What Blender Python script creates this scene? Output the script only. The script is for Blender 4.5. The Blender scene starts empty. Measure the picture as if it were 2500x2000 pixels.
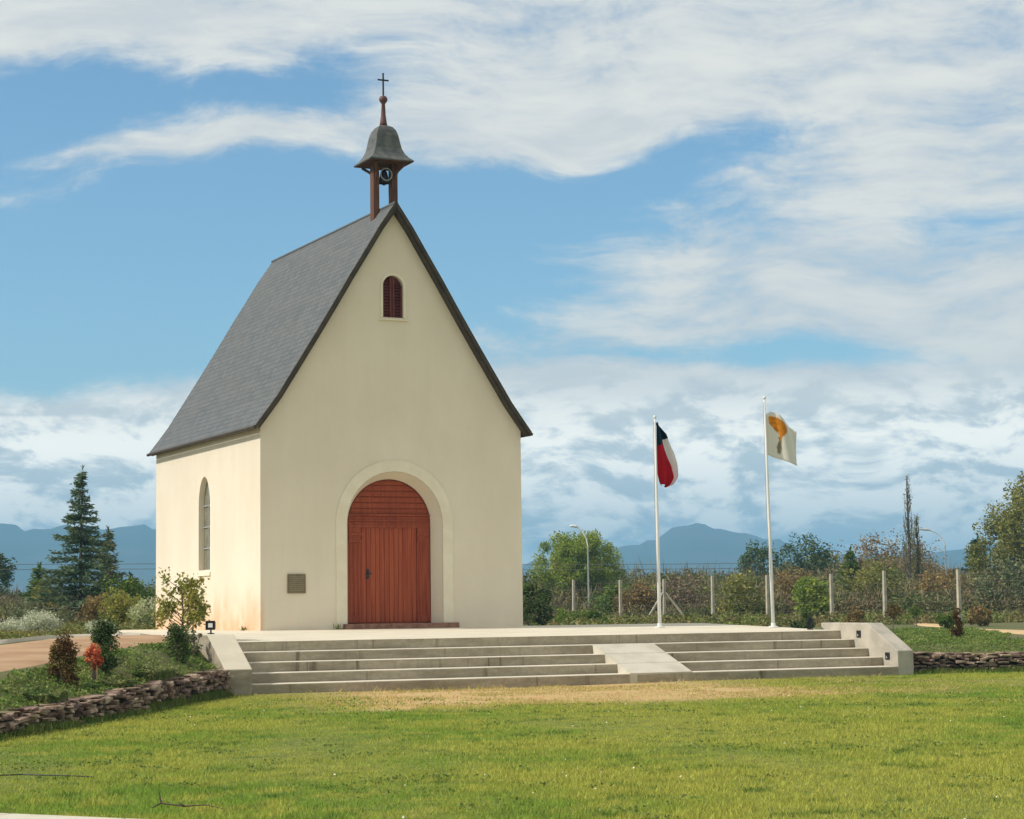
import bpy, math, random
import numpy as np
from mathutils import Vector, Matrix
C = bpy.context.scene.collection
SC = bpy.context.scene
rad = math.radians
R = np.random.default_rng(7)

# ---------------------------------------------------------------- camera
cam_d = bpy.data.cameras.new('camera'); cam = bpy.data.objects.new('camera', cam_d); C.objects.link(cam)
yaw, pitch, roll, F = 0.4451, 0.0960, -0.0130, 5041.6
fw = Vector((math.sin(yaw)*math.cos(pitch), math.cos(yaw)*math.cos(pitch), math.sin(pitch)))
rt = Vector((math.cos(yaw), -math.sin(yaw), 0)); up = rt.cross(fw)
r2 = rt*math.cos(roll)+up*math.sin(roll); u2 = up*math.cos(roll)-rt*math.sin(roll)
m = Matrix((r2, u2, -fw)).transposed().to_4x4(); m.translation = Vector((-12.875, -38.438, 0.367))
cam.matrix_world = m
cam_d.sensor_fit = 'HORIZONTAL'; cam_d.sensor_width = 36; cam_d.lens = 36*F/2500
cam_d.clip_start = 0.1; cam_d.clip_end = 20000
SC.camera = cam

# ---------------------------------------------------------------- sun and sky
SUN_AZ, SUN_EL = rad(-80), rad(43)       # azimuth from +Y (into the picture) towards +X
sun_dir = Vector((math.sin(SUN_AZ)*math.cos(SUN_EL), math.cos(SUN_AZ)*math.cos(SUN_EL), math.sin(SUN_EL)))
sd = bpy.data.lights.new('sun', 'SUN'); sun = bpy.data.objects.new('sun', sd); C.objects.link(sun)
sd.energy = 3.8; sd.angle = rad(0.6); sd.color = (1.0, 0.915, 0.83)
sun.rotation_euler = sun_dir.to_track_quat('Z', 'Y').to_euler(); sun.location = (-20, 10, 30)

SC.render.engine = 'CYCLES'
SC.view_settings.view_transform = 'Standard'; SC.view_settings.look = 'None'
SC.view_settings.gamma = 1; SC.view_settings.exposure = 0.0
SC.cycles.use_denoising = True
SC.cycles.max_bounces = 6; SC.cycles.diffuse_bounces = 3; SC.cycles.transparent_max_bounces = 8
SC.cycles.volume_bounces = 0

def V(*a): return tuple(a)
class NT:
    """small wrapper for building node trees"""
    def __init__(s, tree): s.t = tree; s.n = tree.nodes; s.l = tree.links
    def add(s, typ, **kw):
        nd = s.n.new(typ)
        for k, v in kw.items(): setattr(nd, k, v)
        return nd
    def put(s, sock, v):
        if hasattr(v, 'is_output') or isinstance(v, bpy.types.NodeSocket): s.l.new(v, sock)
        elif isinstance(v, (tuple, list)) and len(v) == 3 and sock.type == 'RGBA': sock.default_value = (*v, 1)
        else: sock.default_value = v
    def math(s, op, a, b=None, c=None, clamp=False):
        nd = s.add('ShaderNodeMath', operation=op); nd.use_clamp = clamp
        s.put(nd.inputs[0], a)
        if b is not None: s.put(nd.inputs[1], b)
        if c is not None: s.put(nd.inputs[2], c)
        return nd.outputs[0]
    def mix(s, f, a, b, mode='MIX'):
        nd = s.add('ShaderNodeMix', data_type='RGBA', blend_type=mode)
        s.put(nd.inputs[0], f); s.put(nd.inputs[6], a); s.put(nd.inputs[7], b); return nd.outputs[2]
    def noise(s, vec, scale, detail=4, rough=.55, dist=0, out=0):
        nd = s.add('ShaderNodeTexNoise'); s.put(nd.inputs['Vector'], vec)
        nd.inputs['Scale'].default_value = scale; nd.inputs['Detail'].default_value = detail
        nd.inputs['Roughness'].default_value = rough; nd.inputs['Distortion'].default_value = dist
        return nd.outputs[out]
    def ramp(s, f, lo, hi, a=0., b=1.):
        nd = s.add('ShaderNodeMapRange'); nd.interpolation_type = 'SMOOTHSTEP'
        s.put(nd.inputs[0], f); s.put(nd.inputs[1], lo); s.put(nd.inputs[2], hi); s.put(nd.inputs[3], a); s.put(nd.inputs[4], b)
        return nd.outputs[0]
    def mapping(s, vec, loc=(0,0,0), rot=(0,0,0), sc=(1,1,1), typ='POINT'):
        nd = s.add('ShaderNodeMapping', vector_type=typ); s.put(nd.inputs[0], vec)
        nd.inputs['Location'].default_value = loc; nd.inputs['Rotation'].default_value = rot; nd.inputs['Scale'].default_value = sc
        return nd.outputs[0]
    def comb(s, x, y, z=0.):
        nd = s.add('ShaderNodeCombineXYZ'); s.put(nd.inputs[0], x); s.put(nd.inputs[1], y); s.put(nd.inputs[2], z); return nd.outputs[0]

w = bpy.data.worlds.new('World'); SC.world = w; w.use_nodes = True
w.node_tree.nodes.clear(); N = NT(w.node_tree)
sky = N.add('ShaderNodeTexSky', sky_type='NISHITA'); sky.sun_disc = False
sky.sun_elevation = SUN_EL; sky.sun_rotation = SUN_AZ
sky.air_density = 1.0; sky.dust_density = 0.6; sky.ozone_density = 1.2
bg = N.add('ShaderNodeBackground'); bg.inputs[1].default_value = 0.10
out = N.add('ShaderNodeOutputWorld')
tc = N.add('ShaderNodeTexCoord'); sep = N.add('ShaderNodeSeparateXYZ'); N.l.new(tc.outputs['Generated'], sep.inputs[0])
az = N.math('MULTIPLY', N.math('ARCTAN2', sep.outputs[0], sep.outputs[1]), 57.2958)
el = N.math('MULTIPLY', N.math('ARCSINE', sep.outputs[2]), 57.2958)
P = N.comb(az, el)
warp = N.noise(P, .16, 2, .45, 0, 1)
vm = N.add('ShaderNodeVectorMath', operation='SUBTRACT'); N.l.new(warp, vm.inputs[0]); vm.inputs[1].default_value = (.5, .5, .5)
vs = N.add('ShaderNodeVectorMath', operation='MULTIPLY'); N.l.new(vm.outputs[0], vs.inputs[0]); vs.inputs[1].default_value = (5.0, 2.2, 0)
va = N.add('ShaderNodeVectorMath', operation='ADD'); N.l.new(P, va.inputs[0]); N.l.new(vs.outputs[0], va.inputs[1]); PW = va.outputs[0]
# openings (negative) and thick cloud (positive): azimuth, elevation, radii, tilt in degrees, weight
SKY = [(14.21,9.0,8.6,2.9,0,-2.6),(20.97,10.3,5.4,2.3,0,-2.4),(26.74,11.5,3.9,1.15,11,-2.2),(31.7,12.9,3.3,.62,10,-1.1),
       (12.3,14.1,2.7,1.15,0,-2.0),(17.2,13.9,3.9,.62,2,-1.5),(21.0,14.9,1.8,.5,12,-.9),(33.5,6.92,4.9,.40,0,-1.8),
       (38.3,10.4,2.6,.55,0,-1.0),(33.2,11.2,2.6,1.1,5,-.45),(25.4,8.6,2.6,1.2,0,-.55),(9,7,7,1.6,0,-1.2),
       (17.5,12.75,4.2,.40,3,1.3),(26,13.2,4.5,.9,9,1.1),(13,16.0,5,.7,0,.9),(38,5.2,5,1.2,0,.6),(12,4.4,4,1.0,0,.5),(11.0,13.0,1.7,.9,0,-1.7)]
away = N.ramp(N.math('ABSOLUTE', N.math('SUBTRACT', az, 25.5)), 24, 60, 0, -.55)
cov = N.math('ADD', away, 1.0)
for a, e, ra, re, t, wt in SKY:
    mp = N.mapping(PW, (a, e, 0), (0, 0, rad(t)), (ra, re, 1), 'TEXTURE')
    d = N.add('ShaderNodeVectorMath', operation='DOT_PRODUCT'); N.l.new(mp, d.inputs[0]); N.l.new(mp, d.inputs[1])
    g = N.math('MULTIPLY', N.math('POWER', 2.718, N.math('MULTIPLY', d.outputs['Value'], -1.)), wt)
    cov = N.math('ADD', cov, g)
str_ = N.noise(N.mapping(PW, (3, 7, 0), (0, 0, rad(-7)), (.30, 1.15, 1)), .75, 8, .6, .08)
fin = N.noise(N.mapping(PW, (0, 0, 3), (0, 0, rad(-9)), (.7, 1.5, 1)), 2.3, 8, .66, 0)
dens = N.math('ADD', cov, N.math('MULTIPLY', N.math('SUBTRACT', str_, .5), 3.4))
dens = N.math('ADD', dens, N.math('MULTIPLY', N.math('SUBTRACT', fin, .5), 1.25))
dens = N.math('ADD', dens, N.ramp(el, 7.2, 5.0, 0, 1.3))
mask = N.ramp(dens, -.55, 1.15)
# cloud brightness: puffy relief low in the sky, soft and even higher up
puff = N.noise(N.mapping(PW, (11, 2, 0), (0, 0, rad(-4)), (.55, 1.2, 1)), .9, 10, .60, .10)
low = N.ramp(el, 6.9, 4.2)
lowgrey = N.ramp(el, 4.8, 2.2)
relief = N.ramp(puff, .40, .57)
hi_col = N.mix(N.ramp(str_, .35, .7), (6.6, 7.0, 7.2), (8.6, 8.6, 8.1))
lo_a = N.mix(relief, (7.2, 7.9, 8.0), (15.0, 14.4, 12.8))
lo_b = N.mix(relief, (6.3, 7.2, 7.6), (13.0, 12.8, 11.8))
lo_col = N.mix(lowgrey, lo_a, lo_b)
ccol = N.mix(low, hi_col, lo_col)
sk = N.mix(1.0, sky.outputs[0], (1.02, 1.31, 1.40), 'MULTIPLY')
ccol = N.mix(N.ramp(N.math('ABSOLUTE', N.math('SUBTRACT', az, 25.5)), 30, 70), ccol, (10.5, 9.6, 7.8))   # unseen warm cloud behind the view, added to brighten the shaded front wall
colr = N.mix(mask, sk, ccol)
N.l.new(colr, bg.inputs[0]); N.l.new(bg.outputs[0], out.inputs[0])

# ---------------------------------------------------------------- helpers
def tag(o, label=None, cat=None, group=None, kind=None):
    if label: o['label'] = label
    if cat: o['category'] = cat
    if group: o['group'] = group
    if kind: o['kind'] = kind
    return o
def empty(name, loc, label, cat, group=None, rz=0):
    o = bpy.data.objects.new(name, None); C.objects.link(o); o.location = loc; o.rotation_euler = (0, 0, rz)
    return tag(o, label, cat, group)
class MB:
    def __init__(s): s.v = []; s.f = []
    def add(s, v, f):
        o = len(s.v); s.v += [tuple(x) for x in v]; s.f += [tuple(i+o for i in q) for q in f]; return s
    def box(s, x0, y0, z0, x1, y1, z1):
        v = [(x0,y0,z0),(x1,y0,z0),(x1,y1,z0),(x0,y1,z0),(x0,y0,z1),(x1,y0,z1),(x1,y1,z1),(x0,y1,z1)]
        return s.add(v, [(0,3,2,1),(4,5,6,7),(0,1,5,4),(1,2,6,5),(2,3,7,6),(3,0,4,7)])
    def prism(s, pts, axis, a, b):
        """extrude a closed 2D outline along an axis: axis 'y' takes (x,z) points, 'x' (y,z), 'z' (x,y)"""
        n = len(pts)
        def mk(p, t): return (p[0], t, p[1]) if axis == 'y' else ((t, p[0], p[1]) if axis == 'x' else (p[0], p[1], t))
        v = [mk(p, a) for p in pts]+[mk(p, b) for p in pts]
        f = [tuple(range(n))[::-1], tuple(range(n, 2*n))]+[(i, (i+1) % n, (i+1) % n+n, i+n) for i in range(n)]
        return s.add(v, f)
    def tube(s, pts, rr, n=8, cap=True):
        pts = [Vector(p) for p in pts]
        if not isinstance(rr, (list, tuple)): rr = [rr]*len(pts)
        v = []; f = []; prev = None
        for i, p in enumerate(pts):
            d = (pts[min(i+1, len(pts)-1)]-pts[max(i-1, 0)]).normalized()
            a = Vector((1, 0, 0)) if prev is None and abs(d.x) < .9 else (Vector((0, 1, 0)) if prev is None else prev)
            a = (a-d*a.dot(d)).normalized(); prev = a; b = d.cross(a)
            for k in range(n):
                t = 2*math.pi*k/n; v.append(p+(a*math.cos(t)+b*math.sin(t))*rr[i])
        for i in range(len(pts)-1):
            for k in range(n): f.append((i*n+k, i*n+(k+1) % n, (i+1)*n+(k+1) % n, (i+1)*n+k))
        if cap: f.append(tuple(range(n))[::-1]); f.append(tuple(range(len(v)-n, len(v))))
        return s.add(v, f)
    def lathe(s, prof, c=(0,0,0), n=20):
        v = [(c[0]+r*math.cos(2*math.pi*k/n), c[1]+r*math.sin(2*math.pi*k/n), c[2]+z) for r, z in prof for k in range(n)]
        f = [(i*n+k, i*n+(k+1) % n, (i+1)*n+(k+1) % n, (i+1)*n+k) for i in range(len(prof)-1) for k in range(n)]
        return s.add(v, f)
    def build(s, name, mat, parent=None, smooth=False, bevel=0, world=True):
        me = bpy.data.meshes.new(name); me.from_pydata(s.v, [], s.f); me.update()
        o = bpy.data.objects.new(name, me); C.objects.link(o); me.materials.append(mat)
        if parent is not None:
            o.parent = parent
            if world: o.matrix_parent_inverse = Matrix.Translation(-Vector(parent.location))
        if smooth: me.polygons.foreach_set('use_smooth', [True]*len(me.polygons))
        if bevel:
            b = o.modifiers.new('bevel', 'BEVEL'); b.width = bevel; b.segments = 2; b.limit_method = 'ANGLE'; b.angle_limit = rad(40)
        return o
def faces_obj(name, verts, k, mat, parent=None, world=True):
    """fast mesh of n separate k-gons: verts (n,k,3)"""
    n = len(verts); me = bpy.data.meshes.new(name)
    me.vertices.add(n*k); me.vertices.foreach_set('co', np.ascontiguousarray(verts, np.float32).ravel())
    me.loops.add(n*k); me.loops.foreach_set('vertex_index', np.arange(n*k, dtype=np.int32))
    me.polygons.add(n); me.polygons.foreach_set('loop_start', np.arange(0, n*k, k, dtype=np.int32))
    me.update(calc_edges=True); me.validate()
    o = bpy.data.objects.new(name, me); C.objects.link(o); me.materials.append(mat)
    if parent is not None:
        o.parent = parent
        if world: o.matrix_parent_inverse = Matrix.Translation(-Vector(parent.location))
    return o
def leaf_quads(P, size, rng, aspect=.5, up=.3, droop=0.):
    """rhombic leaves at points P, random orientation"""
    n = len(P); d = rng.normal(size=(n, 3)); d[:, 2] = d[:, 2]*(1-up)-droop; d /= np.linalg.norm(d, axis=1)[:, None]
    e = rng.normal(size=(n, 3)); e -= d*(e*d).sum(1)[:, None]; e /= np.linalg.norm(e, axis=1)[:, None]
    s = size*rng.uniform(.6, 1.3, n)[:, None]
    nrm = np.cross(d, e)
    return np.stack([P-d*s*.5, P+e*s*aspect*.5+nrm*s*.08, P+d*s*.5, P-e*s*aspect*.5+nrm*s*.08], 1)
def along_quads(P, D, L, wd, rng):
    """slim leaf/needle cards starting at P, running along D"""
    D = D/np.linalg.norm(D, axis=1)[:, None]
    e = rng.normal(size=P.shape); e -= D*(e*D).sum(1)[:, None]; e /= np.linalg.norm(e, axis=1)[:, None]
    L = L[:, None]; wd = np.broadcast_to(wd, (len(P),))[:, None]
    return np.stack([P, P+D*L*.45+e*wd*.5, P+D*L, P+D*L*.45-e*wd*.5], 1)

# ---------------------------------------------------------------- materials
def mat(name, col, rough=.85, col2=None, scale=3., bump=0., bscale=60., spec=.3, metal=0., island=0., det=5, lohi=(.35,.65), sc=(1,1,1), trans=0.):
    mt = bpy.data.materials.new(name); mt.use_nodes = True; T = NT(mt.node_tree)
    b = T.n['Principled BSDF']; b.inputs['Roughness'].default_value = rough
    b.inputs['Specular IOR Level'].default_value = spec; b.inputs['Metallic'].default_value = metal
    c = T.add('ShaderNodeTexCoord').outputs['Object']
    cm = T.mapping(c, sc=sc) if sc != (1,1,1) else c
    o = col
    if col2 is not None:
        o = T.mix(T.ramp(T.noise(cm, scale, det, .6), lohi[0], lohi[1]), col, col2)
    if island:
        g = T.add('ShaderNodeNewGeometry')
        v = T.math('MULTIPLY_ADD', g.outputs['Random Per Island'], 2*island, 1-island)
        hs = T.add('ShaderNodeHueSaturation'); T.put(hs.inputs['Color'], o); T.put(hs.inputs['Value'], v)
        T.put(hs.inputs['Hue'], T.math('MULTIPLY_ADD', g.outputs['Random Per Island'], .03, .485)); o = hs.outputs[0]
    T.put(b.inputs['Base Color'], o)
    if bump:
        bp = T.add('ShaderNodeBump'); bp.inputs['Strength'].default_value = bump; bp.inputs['Distance'].default_value = .02
        T.put(bp.inputs['Height'], T.noise(cm, bscale, 4, .6)); T.l.new(bp.outputs[0], b.inputs['Normal'])
    if trans:
        tr = T.add('ShaderNodeBsdfTranslucent'); T.put(tr.inputs[0], o); mx = T.add('ShaderNodeMixShader'); mx.inputs[0].default_value = trans
        T.l.new(b.outputs[0], mx.inputs[1]); T.l.new(tr.outputs[0], mx.inputs[2]); T.l.new(mx.outputs[0], T.n['Material Output'].inputs[0])
    mt['nt'] = 1
    return mt
def leafmat(name, col, col2, scale=2., island=.35, trans=.3, rough=.7): return mat(name, col, rough, col2, scale, island=island, trans=trans, spec=.15)

M = {}
# cream render on the chapel with damp earth-coloured staining near the ground
mt = mat('cream_render', (.76,.68,.50)); T = NT(mt.node_tree); b = T.n['Principled BSDF']; oc = T.add('ShaderNodeTexCoord').outputs['Object']
sp = T.add('ShaderNodeSeparateXYZ'); T.l.new(oc, sp.inputs[0])
base = T.mix(T.ramp(T.noise(T.mapping(oc, sc=(1,1,.45)), 1.1, 5, .6), .3, .7), (.75,.67,.53), (.80,.725,.58))
base = T.mix(T.ramp(T.noise(T.mapping(oc, sc=(6,6,.35)), 1.2, 5, .65), .50, .78, 0, .18), base, (.66,.58,.42))
st = T.math('MULTIPLY', T.ramp(T.math('ADD', sp.outputs[2], T.math('MULTIPLY', T.noise(T.mapping(oc, sc=(1,1,.4)), 2.2, 5, .65), -1.3)), .45, -.85), .95)
st = T.math('MULTIPLY', st, T.ramp(sp.outputs[0], .01, .12, 1, .10)); st = T.math('MULTIPLY', st, T.ramp(T.noise(oc, 1.7, 4, .6), .30, .55, .35, 1))
base = T.mix(st, base, (.70,.42,.24))
T.put(b.inputs['Base Color'], base); b.inputs['Roughness'].default_value = .95
bp = T.add('ShaderNodeBump'); bp.inputs['Strength'].default_value = .35; bp.inputs['Distance'].default_value = .012
T.put(bp.inputs['Height'], T.math('ADD', T.noise(oc, 45, 5, .65), T.math('MULTIPLY', T.noise(oc, 5, 4, .6), 1.5))); T.l.new(bp.outputs[0], b.inputs['Normal']); M['render'] = mt
M['trim'] = mat('pale_trim_render', (.84,.77,.60), .9, (.78,.70,.54), 2.5, .15, 60)
# slate
mt = mat('slate', (.12,.13,.135), .6); T = NT(mt.node_tree); b = T.n['Principled BSDF']
uv = T.add('ShaderNodeUVMap').outputs[0]
br = T.add('ShaderNodeTexBrick'); T.put(br.inputs['Vector'], uv); br.offset = .5
br.inputs['Scale'].default_value = 1; br.inputs['Brick Width'].default_value = .22; br.inputs['Row Height'].default_value = .13
br.inputs['Mortar Size'].default_value = .008; br.inputs['Mortar Smooth'].default_value = .3; br.inputs['Bias'].default_value = 0
br.inputs['Color1'].default_value = (.086,.100,.106,1); br.inputs['Color2'].default_value = (.128,.139,.143,1); br.inputs['Mortar'].default_value = (.04,.044,.046,1)
nz = T.ramp(T.noise(uv, .9, 5, .65), .3, .7)
T.put(b.inputs['Base Color'], T.mix(nz, br.outputs[0], T.mix(.5, br.outputs[0], (.115,.118,.108))))
bp = T.add('ShaderNodeBump'); bp.inputs['Strength'].default_value = .6; bp.inputs['Distance'].default_value = .01
T.put(bp.inputs['Height'], T.math('SUBTRACT', 1., br.outputs[1])); T.l.new(bp.outputs[0], b.inputs['Normal']); b.inputs['Specular IOR Level'].default_value = .35
M['slate'] = mt
M['slatecap'] = mat('ridge_slate', (.10,.11,.112), .6)
M['fascia'] = mat('dark_fascia_metal', (.048,.038,.026), .6, (.075,.058,.04), 4)
M['capslate'] = mat('belfry_cap_slate', (.075,.082,.08), .55, (.135,.14,.13), 7, .3, 30)
M['beam'] = mat('brown_timber', (.10,.045,.028), .75, (.165,.075,.045), 5, .3, 40, sc=(3,3,.5))
M['copper'] = mat('dull_red_copper', (.15,.07,.06), .55, (.10,.05,.045), 8)
M['iron'] = mat('dark_iron', (.03,.032,.035), .5)
M['bronze'] = mat('dark_bronze', (.035,.04,.045), .4, (.06,.06,.055), 8, metal=.6)
M['door'] = mat('red_stained_timber', (.25,.047,.019), .6, (.36,.078,.028), 3.2, .25, 30, spec=.3, sc=(5,5,.35))
M['doorpan'] = mat('red_stained_timber_boards', (.30,.055,.022), .6, (.41,.095,.034), 2.5, .25, 30, spec=.3, sc=(7,7,.3))
M['shutter'] = mat('oxblood_shutter_paint', (.115,.026,.022), .6, (.15,.038,.03), 5)
M['conc'] = mat('pale_concrete', (.50,.46,.37), .9, (.60,.56,.46), 1.8, .3, 50)
M['glass'] = mat('leaded_glass', (.16,.15,.10), .4, (.22,.21,.15), 6, spec=.4)
M['niche'] = M['render']
M['white'] = mat('white_pole_paint', (.74,.76,.74), .4)
M['galv'] = mat('galvanised_steel', (.42,.44,.43), .45, metal=.3)
M['post'] = mat('weathered_concrete_post', (.50,.46,.36), .9, (.38,.35,.27), 4)
M['wire'] = mat('dull_fence_wire', (.16,.15,.13), .6)
M['black'] = mat('black_plastic', (.015,.015,.017), .5)
M['lens'] = mat('white_lamp_glass', (.62,.62,.58), .2)
M['bronzeplate'] = mat('plaque_bronze', (.17,.135,.075), .55, (.22,.18,.11), 12, metal=.3)
M['platelet'] = mat('plaque_lettering', (.34,.29,.18), .5)
# board-marked concrete of steps
mt = mat('step_concrete', (.3,.3,.3)); T = NT(mt.node_tree); b = T.n['Principled BSDF']; oc = T.add('ShaderNodeTexCoord').outputs['Object']
ge = T.add('ShaderNodeNewGeometry'); sn = T.add('ShaderNodeSeparateXYZ'); T.l.new(ge.outputs['True Normal'], sn.inputs[0])
g1 = T.ramp(T.noise(T.mapping(oc, sc=(.5,1,2)), 1.6, 6, .7), .3, .7)
g2 = T.ramp(T.noise(oc, 14, 5, .7), .35, .75)
cc = T.mix(g1, (.27,.23,.165), (.47,.41,.31)); cc = T.mix(T.math('MULTIPLY', g2, .45), cc, (.22,.20,.125)); cc = T.mix(T.ramp(T.noise(T.mapping(oc, sc=(3.2,3.2,.12)), 1.4, 4, .7), .57, .70, 0, .85), cc, (.12,.10,.065))
top = T.mix(T.ramp(T.noise(T.mapping(oc, sc=(1,3,1)), .9, 6, .65), .35, .65), (.72,.66,.52), (.60,.55,.43))
lit_top = T.ramp(sn.outputs[2], .5, .9)          # treads coloured as lit, risers as shaded; risers also carry stains and board marks
T.put(b.inputs['Base Color'], T.mix(lit_top, cc, top))
bp = T.add('ShaderNodeBump'); bp.inputs['Strength'].default_value = .5; bp.inputs['Distance'].default_value = .01
T.put(bp.inputs['Height'], T.noise(oc, 25, 6, .7)); T.l.new(bp.outputs[0], b.inputs['Normal']); b.inputs['Roughness'].default_value = .95
M['step'] = mt
M['cheek'] = mat('cheek_wall_concrete', (.38,.35,.29), .95, (.50,.46,.38), 2.6, .4, 40)
M['stone'] = mat('brown_fieldstone', (.12,.072,.050), .95, (.42,.31,.23), 3.0, .5, 30, island=.4)
M['earthcore'] = mat('dark_packed_earth', (.035,.026,.018), 1.)
M['path'] = mat('packed_orange_earth', (.35,.21,.115), .95, (.45,.30,.175), .9, .4, 40)
M['sand'] = mat('pale_sandy_earth', (.62,.44,.24), .95, (.50,.36,.18), .7, .3, 30)
M['trunk'] = mat('grey_brown_bark', (.11,.085,.06), .95, (.17,.14,.11), 6)

# ---------------------------------------------------------------- terrain
BX = [-60,-12,-10,-8.19,-7.15,-5.78,-4.06,-3.0,-2.88,-2.6,10.05,10.29,11.4,13,16,20,60]
BY = [-60,-21.5,-18.5,-15.63,-14.05,-11.64,-8.62,-6.85,-6.75,-3.6,-3.6,-6.5,-6.5,-7.1,-9,-12,-25]
def sm(t): t = np.clip(t, 0, 1); return t*t*(3-2*t)
def yb(x): return np.interp(x, BX, BY)
def wtop(x): return np.interp(x, [-12,-8.2,-3,10,13], [-.72,-.70,-.54,-.56,-.60])
def zU(x, y):
    l = -.06+.027*np.minimum(0, y+2)-.34*sm((y-8)/40); r = -.45+.05*sm((y-5)/30); k = sm((x-3)/4.)
    return l*(1-k)+r*k
def terrain(x, y):
    o = y-yb(x); k = sm(o/1.8)
    return np.where(o < 0, -.95, wtop(x)*(1-k)+zU(x, y)*k)
def tz(x, y): return float(terrain(x, y))
def grid_obj(name, X, Y, Z, m_):
    ny, nx = X.shape; me = bpy.data.meshes.new(name)
    v = np.stack([X, Y, Z], -1).reshape(-1, 3)
    i = np.arange(nx-1)[None, :]+np.arange(ny-1)[:, None]*nx
    f = np.stack([i, i+1, i+1+nx, i+nx], -1).reshape(-1, 4)
    me.from_pydata(v.tolist(), [], f.tolist()); me.update()
    o = bpy.data.objects.new(name, me); C.objects.link(o); me.materials.append(m_)
    me.polygons.foreach_set('use_smooth', [True]*len(me.polygons)); return o
xs = np.unique(np.concatenate([np.array([-4000,-3000,-1200,-500,-200,-120,-90]), np.array(BX, float), np.arange(-60, 120, 1.0), np.array([-3,-2.94,-2.88,-2.7,-2.6,10.05,10.2,10.29,10.34]), np.array([150,200,300,500,900,1500,3000,4000])]))
offs = np.array([0,.15,.3,.6,.9,1.2,1.5,1.8,2.4,3.2,4,5,6,7,8,10,12,14,16,18,20,24,28,32,38,45,55,70,90,120,160,220,320,500,900,1800,3000,3900])
Xg, Og = np.meshgrid(xs, offs); Yg = yb(Xg)+Og; Zg = terrain(Xg, Yg+1e-4)
Zg = Zg+np.where(Og > 75, .12*np.sin(Xg*.09+1)*np.sin(Yg*.07), 0)*(Og < 400)
Xg = np.vstack([Xg[:1], Xg]); Yg = np.vstack([Yg[:1], Yg]); Zg = np.vstack([Zg[:1]*0-1.0, Zg])
# upper ground: scruffy grass and earth
mt = mat('field_earth_and_grass', (.1,.1,.04)); T = NT(mt.node_tree); b = T.n['Principled BSDF']; oc = T.add('ShaderNodeTexCoord').outputs['Object']
cc = T.mix(T.ramp(T.noise(oc, .25, 6, .65), .35, .65), (.085,.105,.028), (.15,.125,.055))
cc = T.mix(T.ramp(T.noise(oc, 3, 6, .7), .4, .7), cc, (.10,.12,.03)); T.put(b.inputs['Base Color'], cc); b.inputs['Roughness'].default_value = 1
M['field'] = mt
g = grid_obj('ground', Xg, Yg, Zg, M['field']); tag(g, kind='structure')
# lawn sheet with dry earth worn along the foot of the steps
mt = mat('lawn_soil_and_thatch', (.1,.1,.04)); T = NT(mt.node_tree); b = T.n['Principled BSDF']; oc = T.add('ShaderNodeTexCoord').outputs['Object']
sp = T.add('ShaderNodeSeparateXYZ'); T.l.new(oc, sp.inputs[0])
cc = T.mix(T.ramp(T.noise(oc, .45, 5, .65), .35, .65), (.16,.21,.030), (.26,.27,.04))
cc = T.mix(T.ramp(T.noise(oc, 9, 5, .7), .4, .7), cc, (.10,.12,.028))
def dirt_nodes(T, oc):
    yy = T.math('ADD', sp.outputs[1], T.math('MULTIPLY', T.math('SUBTRACT', T.noise(oc, .55, 5, .6), .5), 3.2))
    near = T.ramp(yy, -14.0, -12.4)
    xr = T.math('MULTIPLY', T.ramp(T.math('ADD', sp.outputs[0], T.math('MULTIPLY', sp.outputs[1], -.30)), -.6, 1.8), T.ramp(sp.outputs[0], 7.4, 4.0))
    return T.math('MULTIPLY', near, xr)
dm = dirt_nodes(T, oc)
dc = T.mix(T.ramp(T.noise(T.mapping(oc, sc=(1,2.5,1)), 2.2, 6, .7), .35, .62), (.55,.31,.14), (.52,.41,.18))
T.put(b.inputs['Base Color'], T.mix(dm, cc, dc)); b.inputs['Roughness'].default_value = 1
bp = T.add('ShaderNodeBump'); bp.inputs['Strength'].default_value = .8; bp.inputs['Distance'].default_value = .04
T.put(bp.inputs['Height'], T.noise(oc, 12, 6, .7)); T.l.new(bp.outputs[0], b.inputs['Normal'])
M['lawn'] = mt
loffs = np.array([0,-.5,-1,-2,-4,-7,-10,-14,-20,-28,-40,-80,-200,-900,-3000])
Xl, Ol = np.meshgrid(xs, loffs); Yl = yb(Xl)+Ol
l = grid_obj('lawn', Xl[::-1], Yl[::-1], np.full_like(Xl, -.95)+np.where(np.abs(Ol[::-1]) < 25, .02*np.sin(Xl*.8)*np.sin(Ol[::-1]*.6), 0), M['lawn']); tag(l, kind='structure')

def strip(name, lo, hi, m_, lift=.03, n=60, nb=8):
    """path surface between two edge polylines, laid on the terrain"""
    def samp(pts):
        pts = np.array(pts, float); d = np.r_[0, np.cumsum(np.linalg.norm(np.diff(pts, axis=0), axis=1))]
        t = np.linspace(0, d[-1], n); return np.stack([np.interp(t, d, pts[:, 0]), np.interp(t, d, pts[:, 1])], -1)
    a, b_ = samp(lo), samp(hi); s = np.linspace(0, 1, nb)[:, None, None]; Pp = a[None]*(1-s)+b_[None]*s
    Zs = terrain(Pp[..., 0], Pp[..., 1])+lift
    Zs[0] -= .06+lift; Zs[-1] -= .06+lift
    return tag(grid_obj(name, Pp[..., 0], Pp[..., 1], Zs, m_), kind='structure')
strip('path', [(-18,-24.0),(-12.6,-20.6),(-9.3,-16.2),(-7.75,-13.5),(-6.85,-11.8),(-5.8,-9.5),(-4.6,-7.2),(-3.5,-5.3),(-2.5,-4.2)], [(-19,-12),(-12.0,-9),(-8.5,-7),(-5.9,-4.0),(-4.8,-2.2),(-4.0,-1.2),(-3.0,-.7),(-2.4,-.5)], M['path'])
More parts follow.
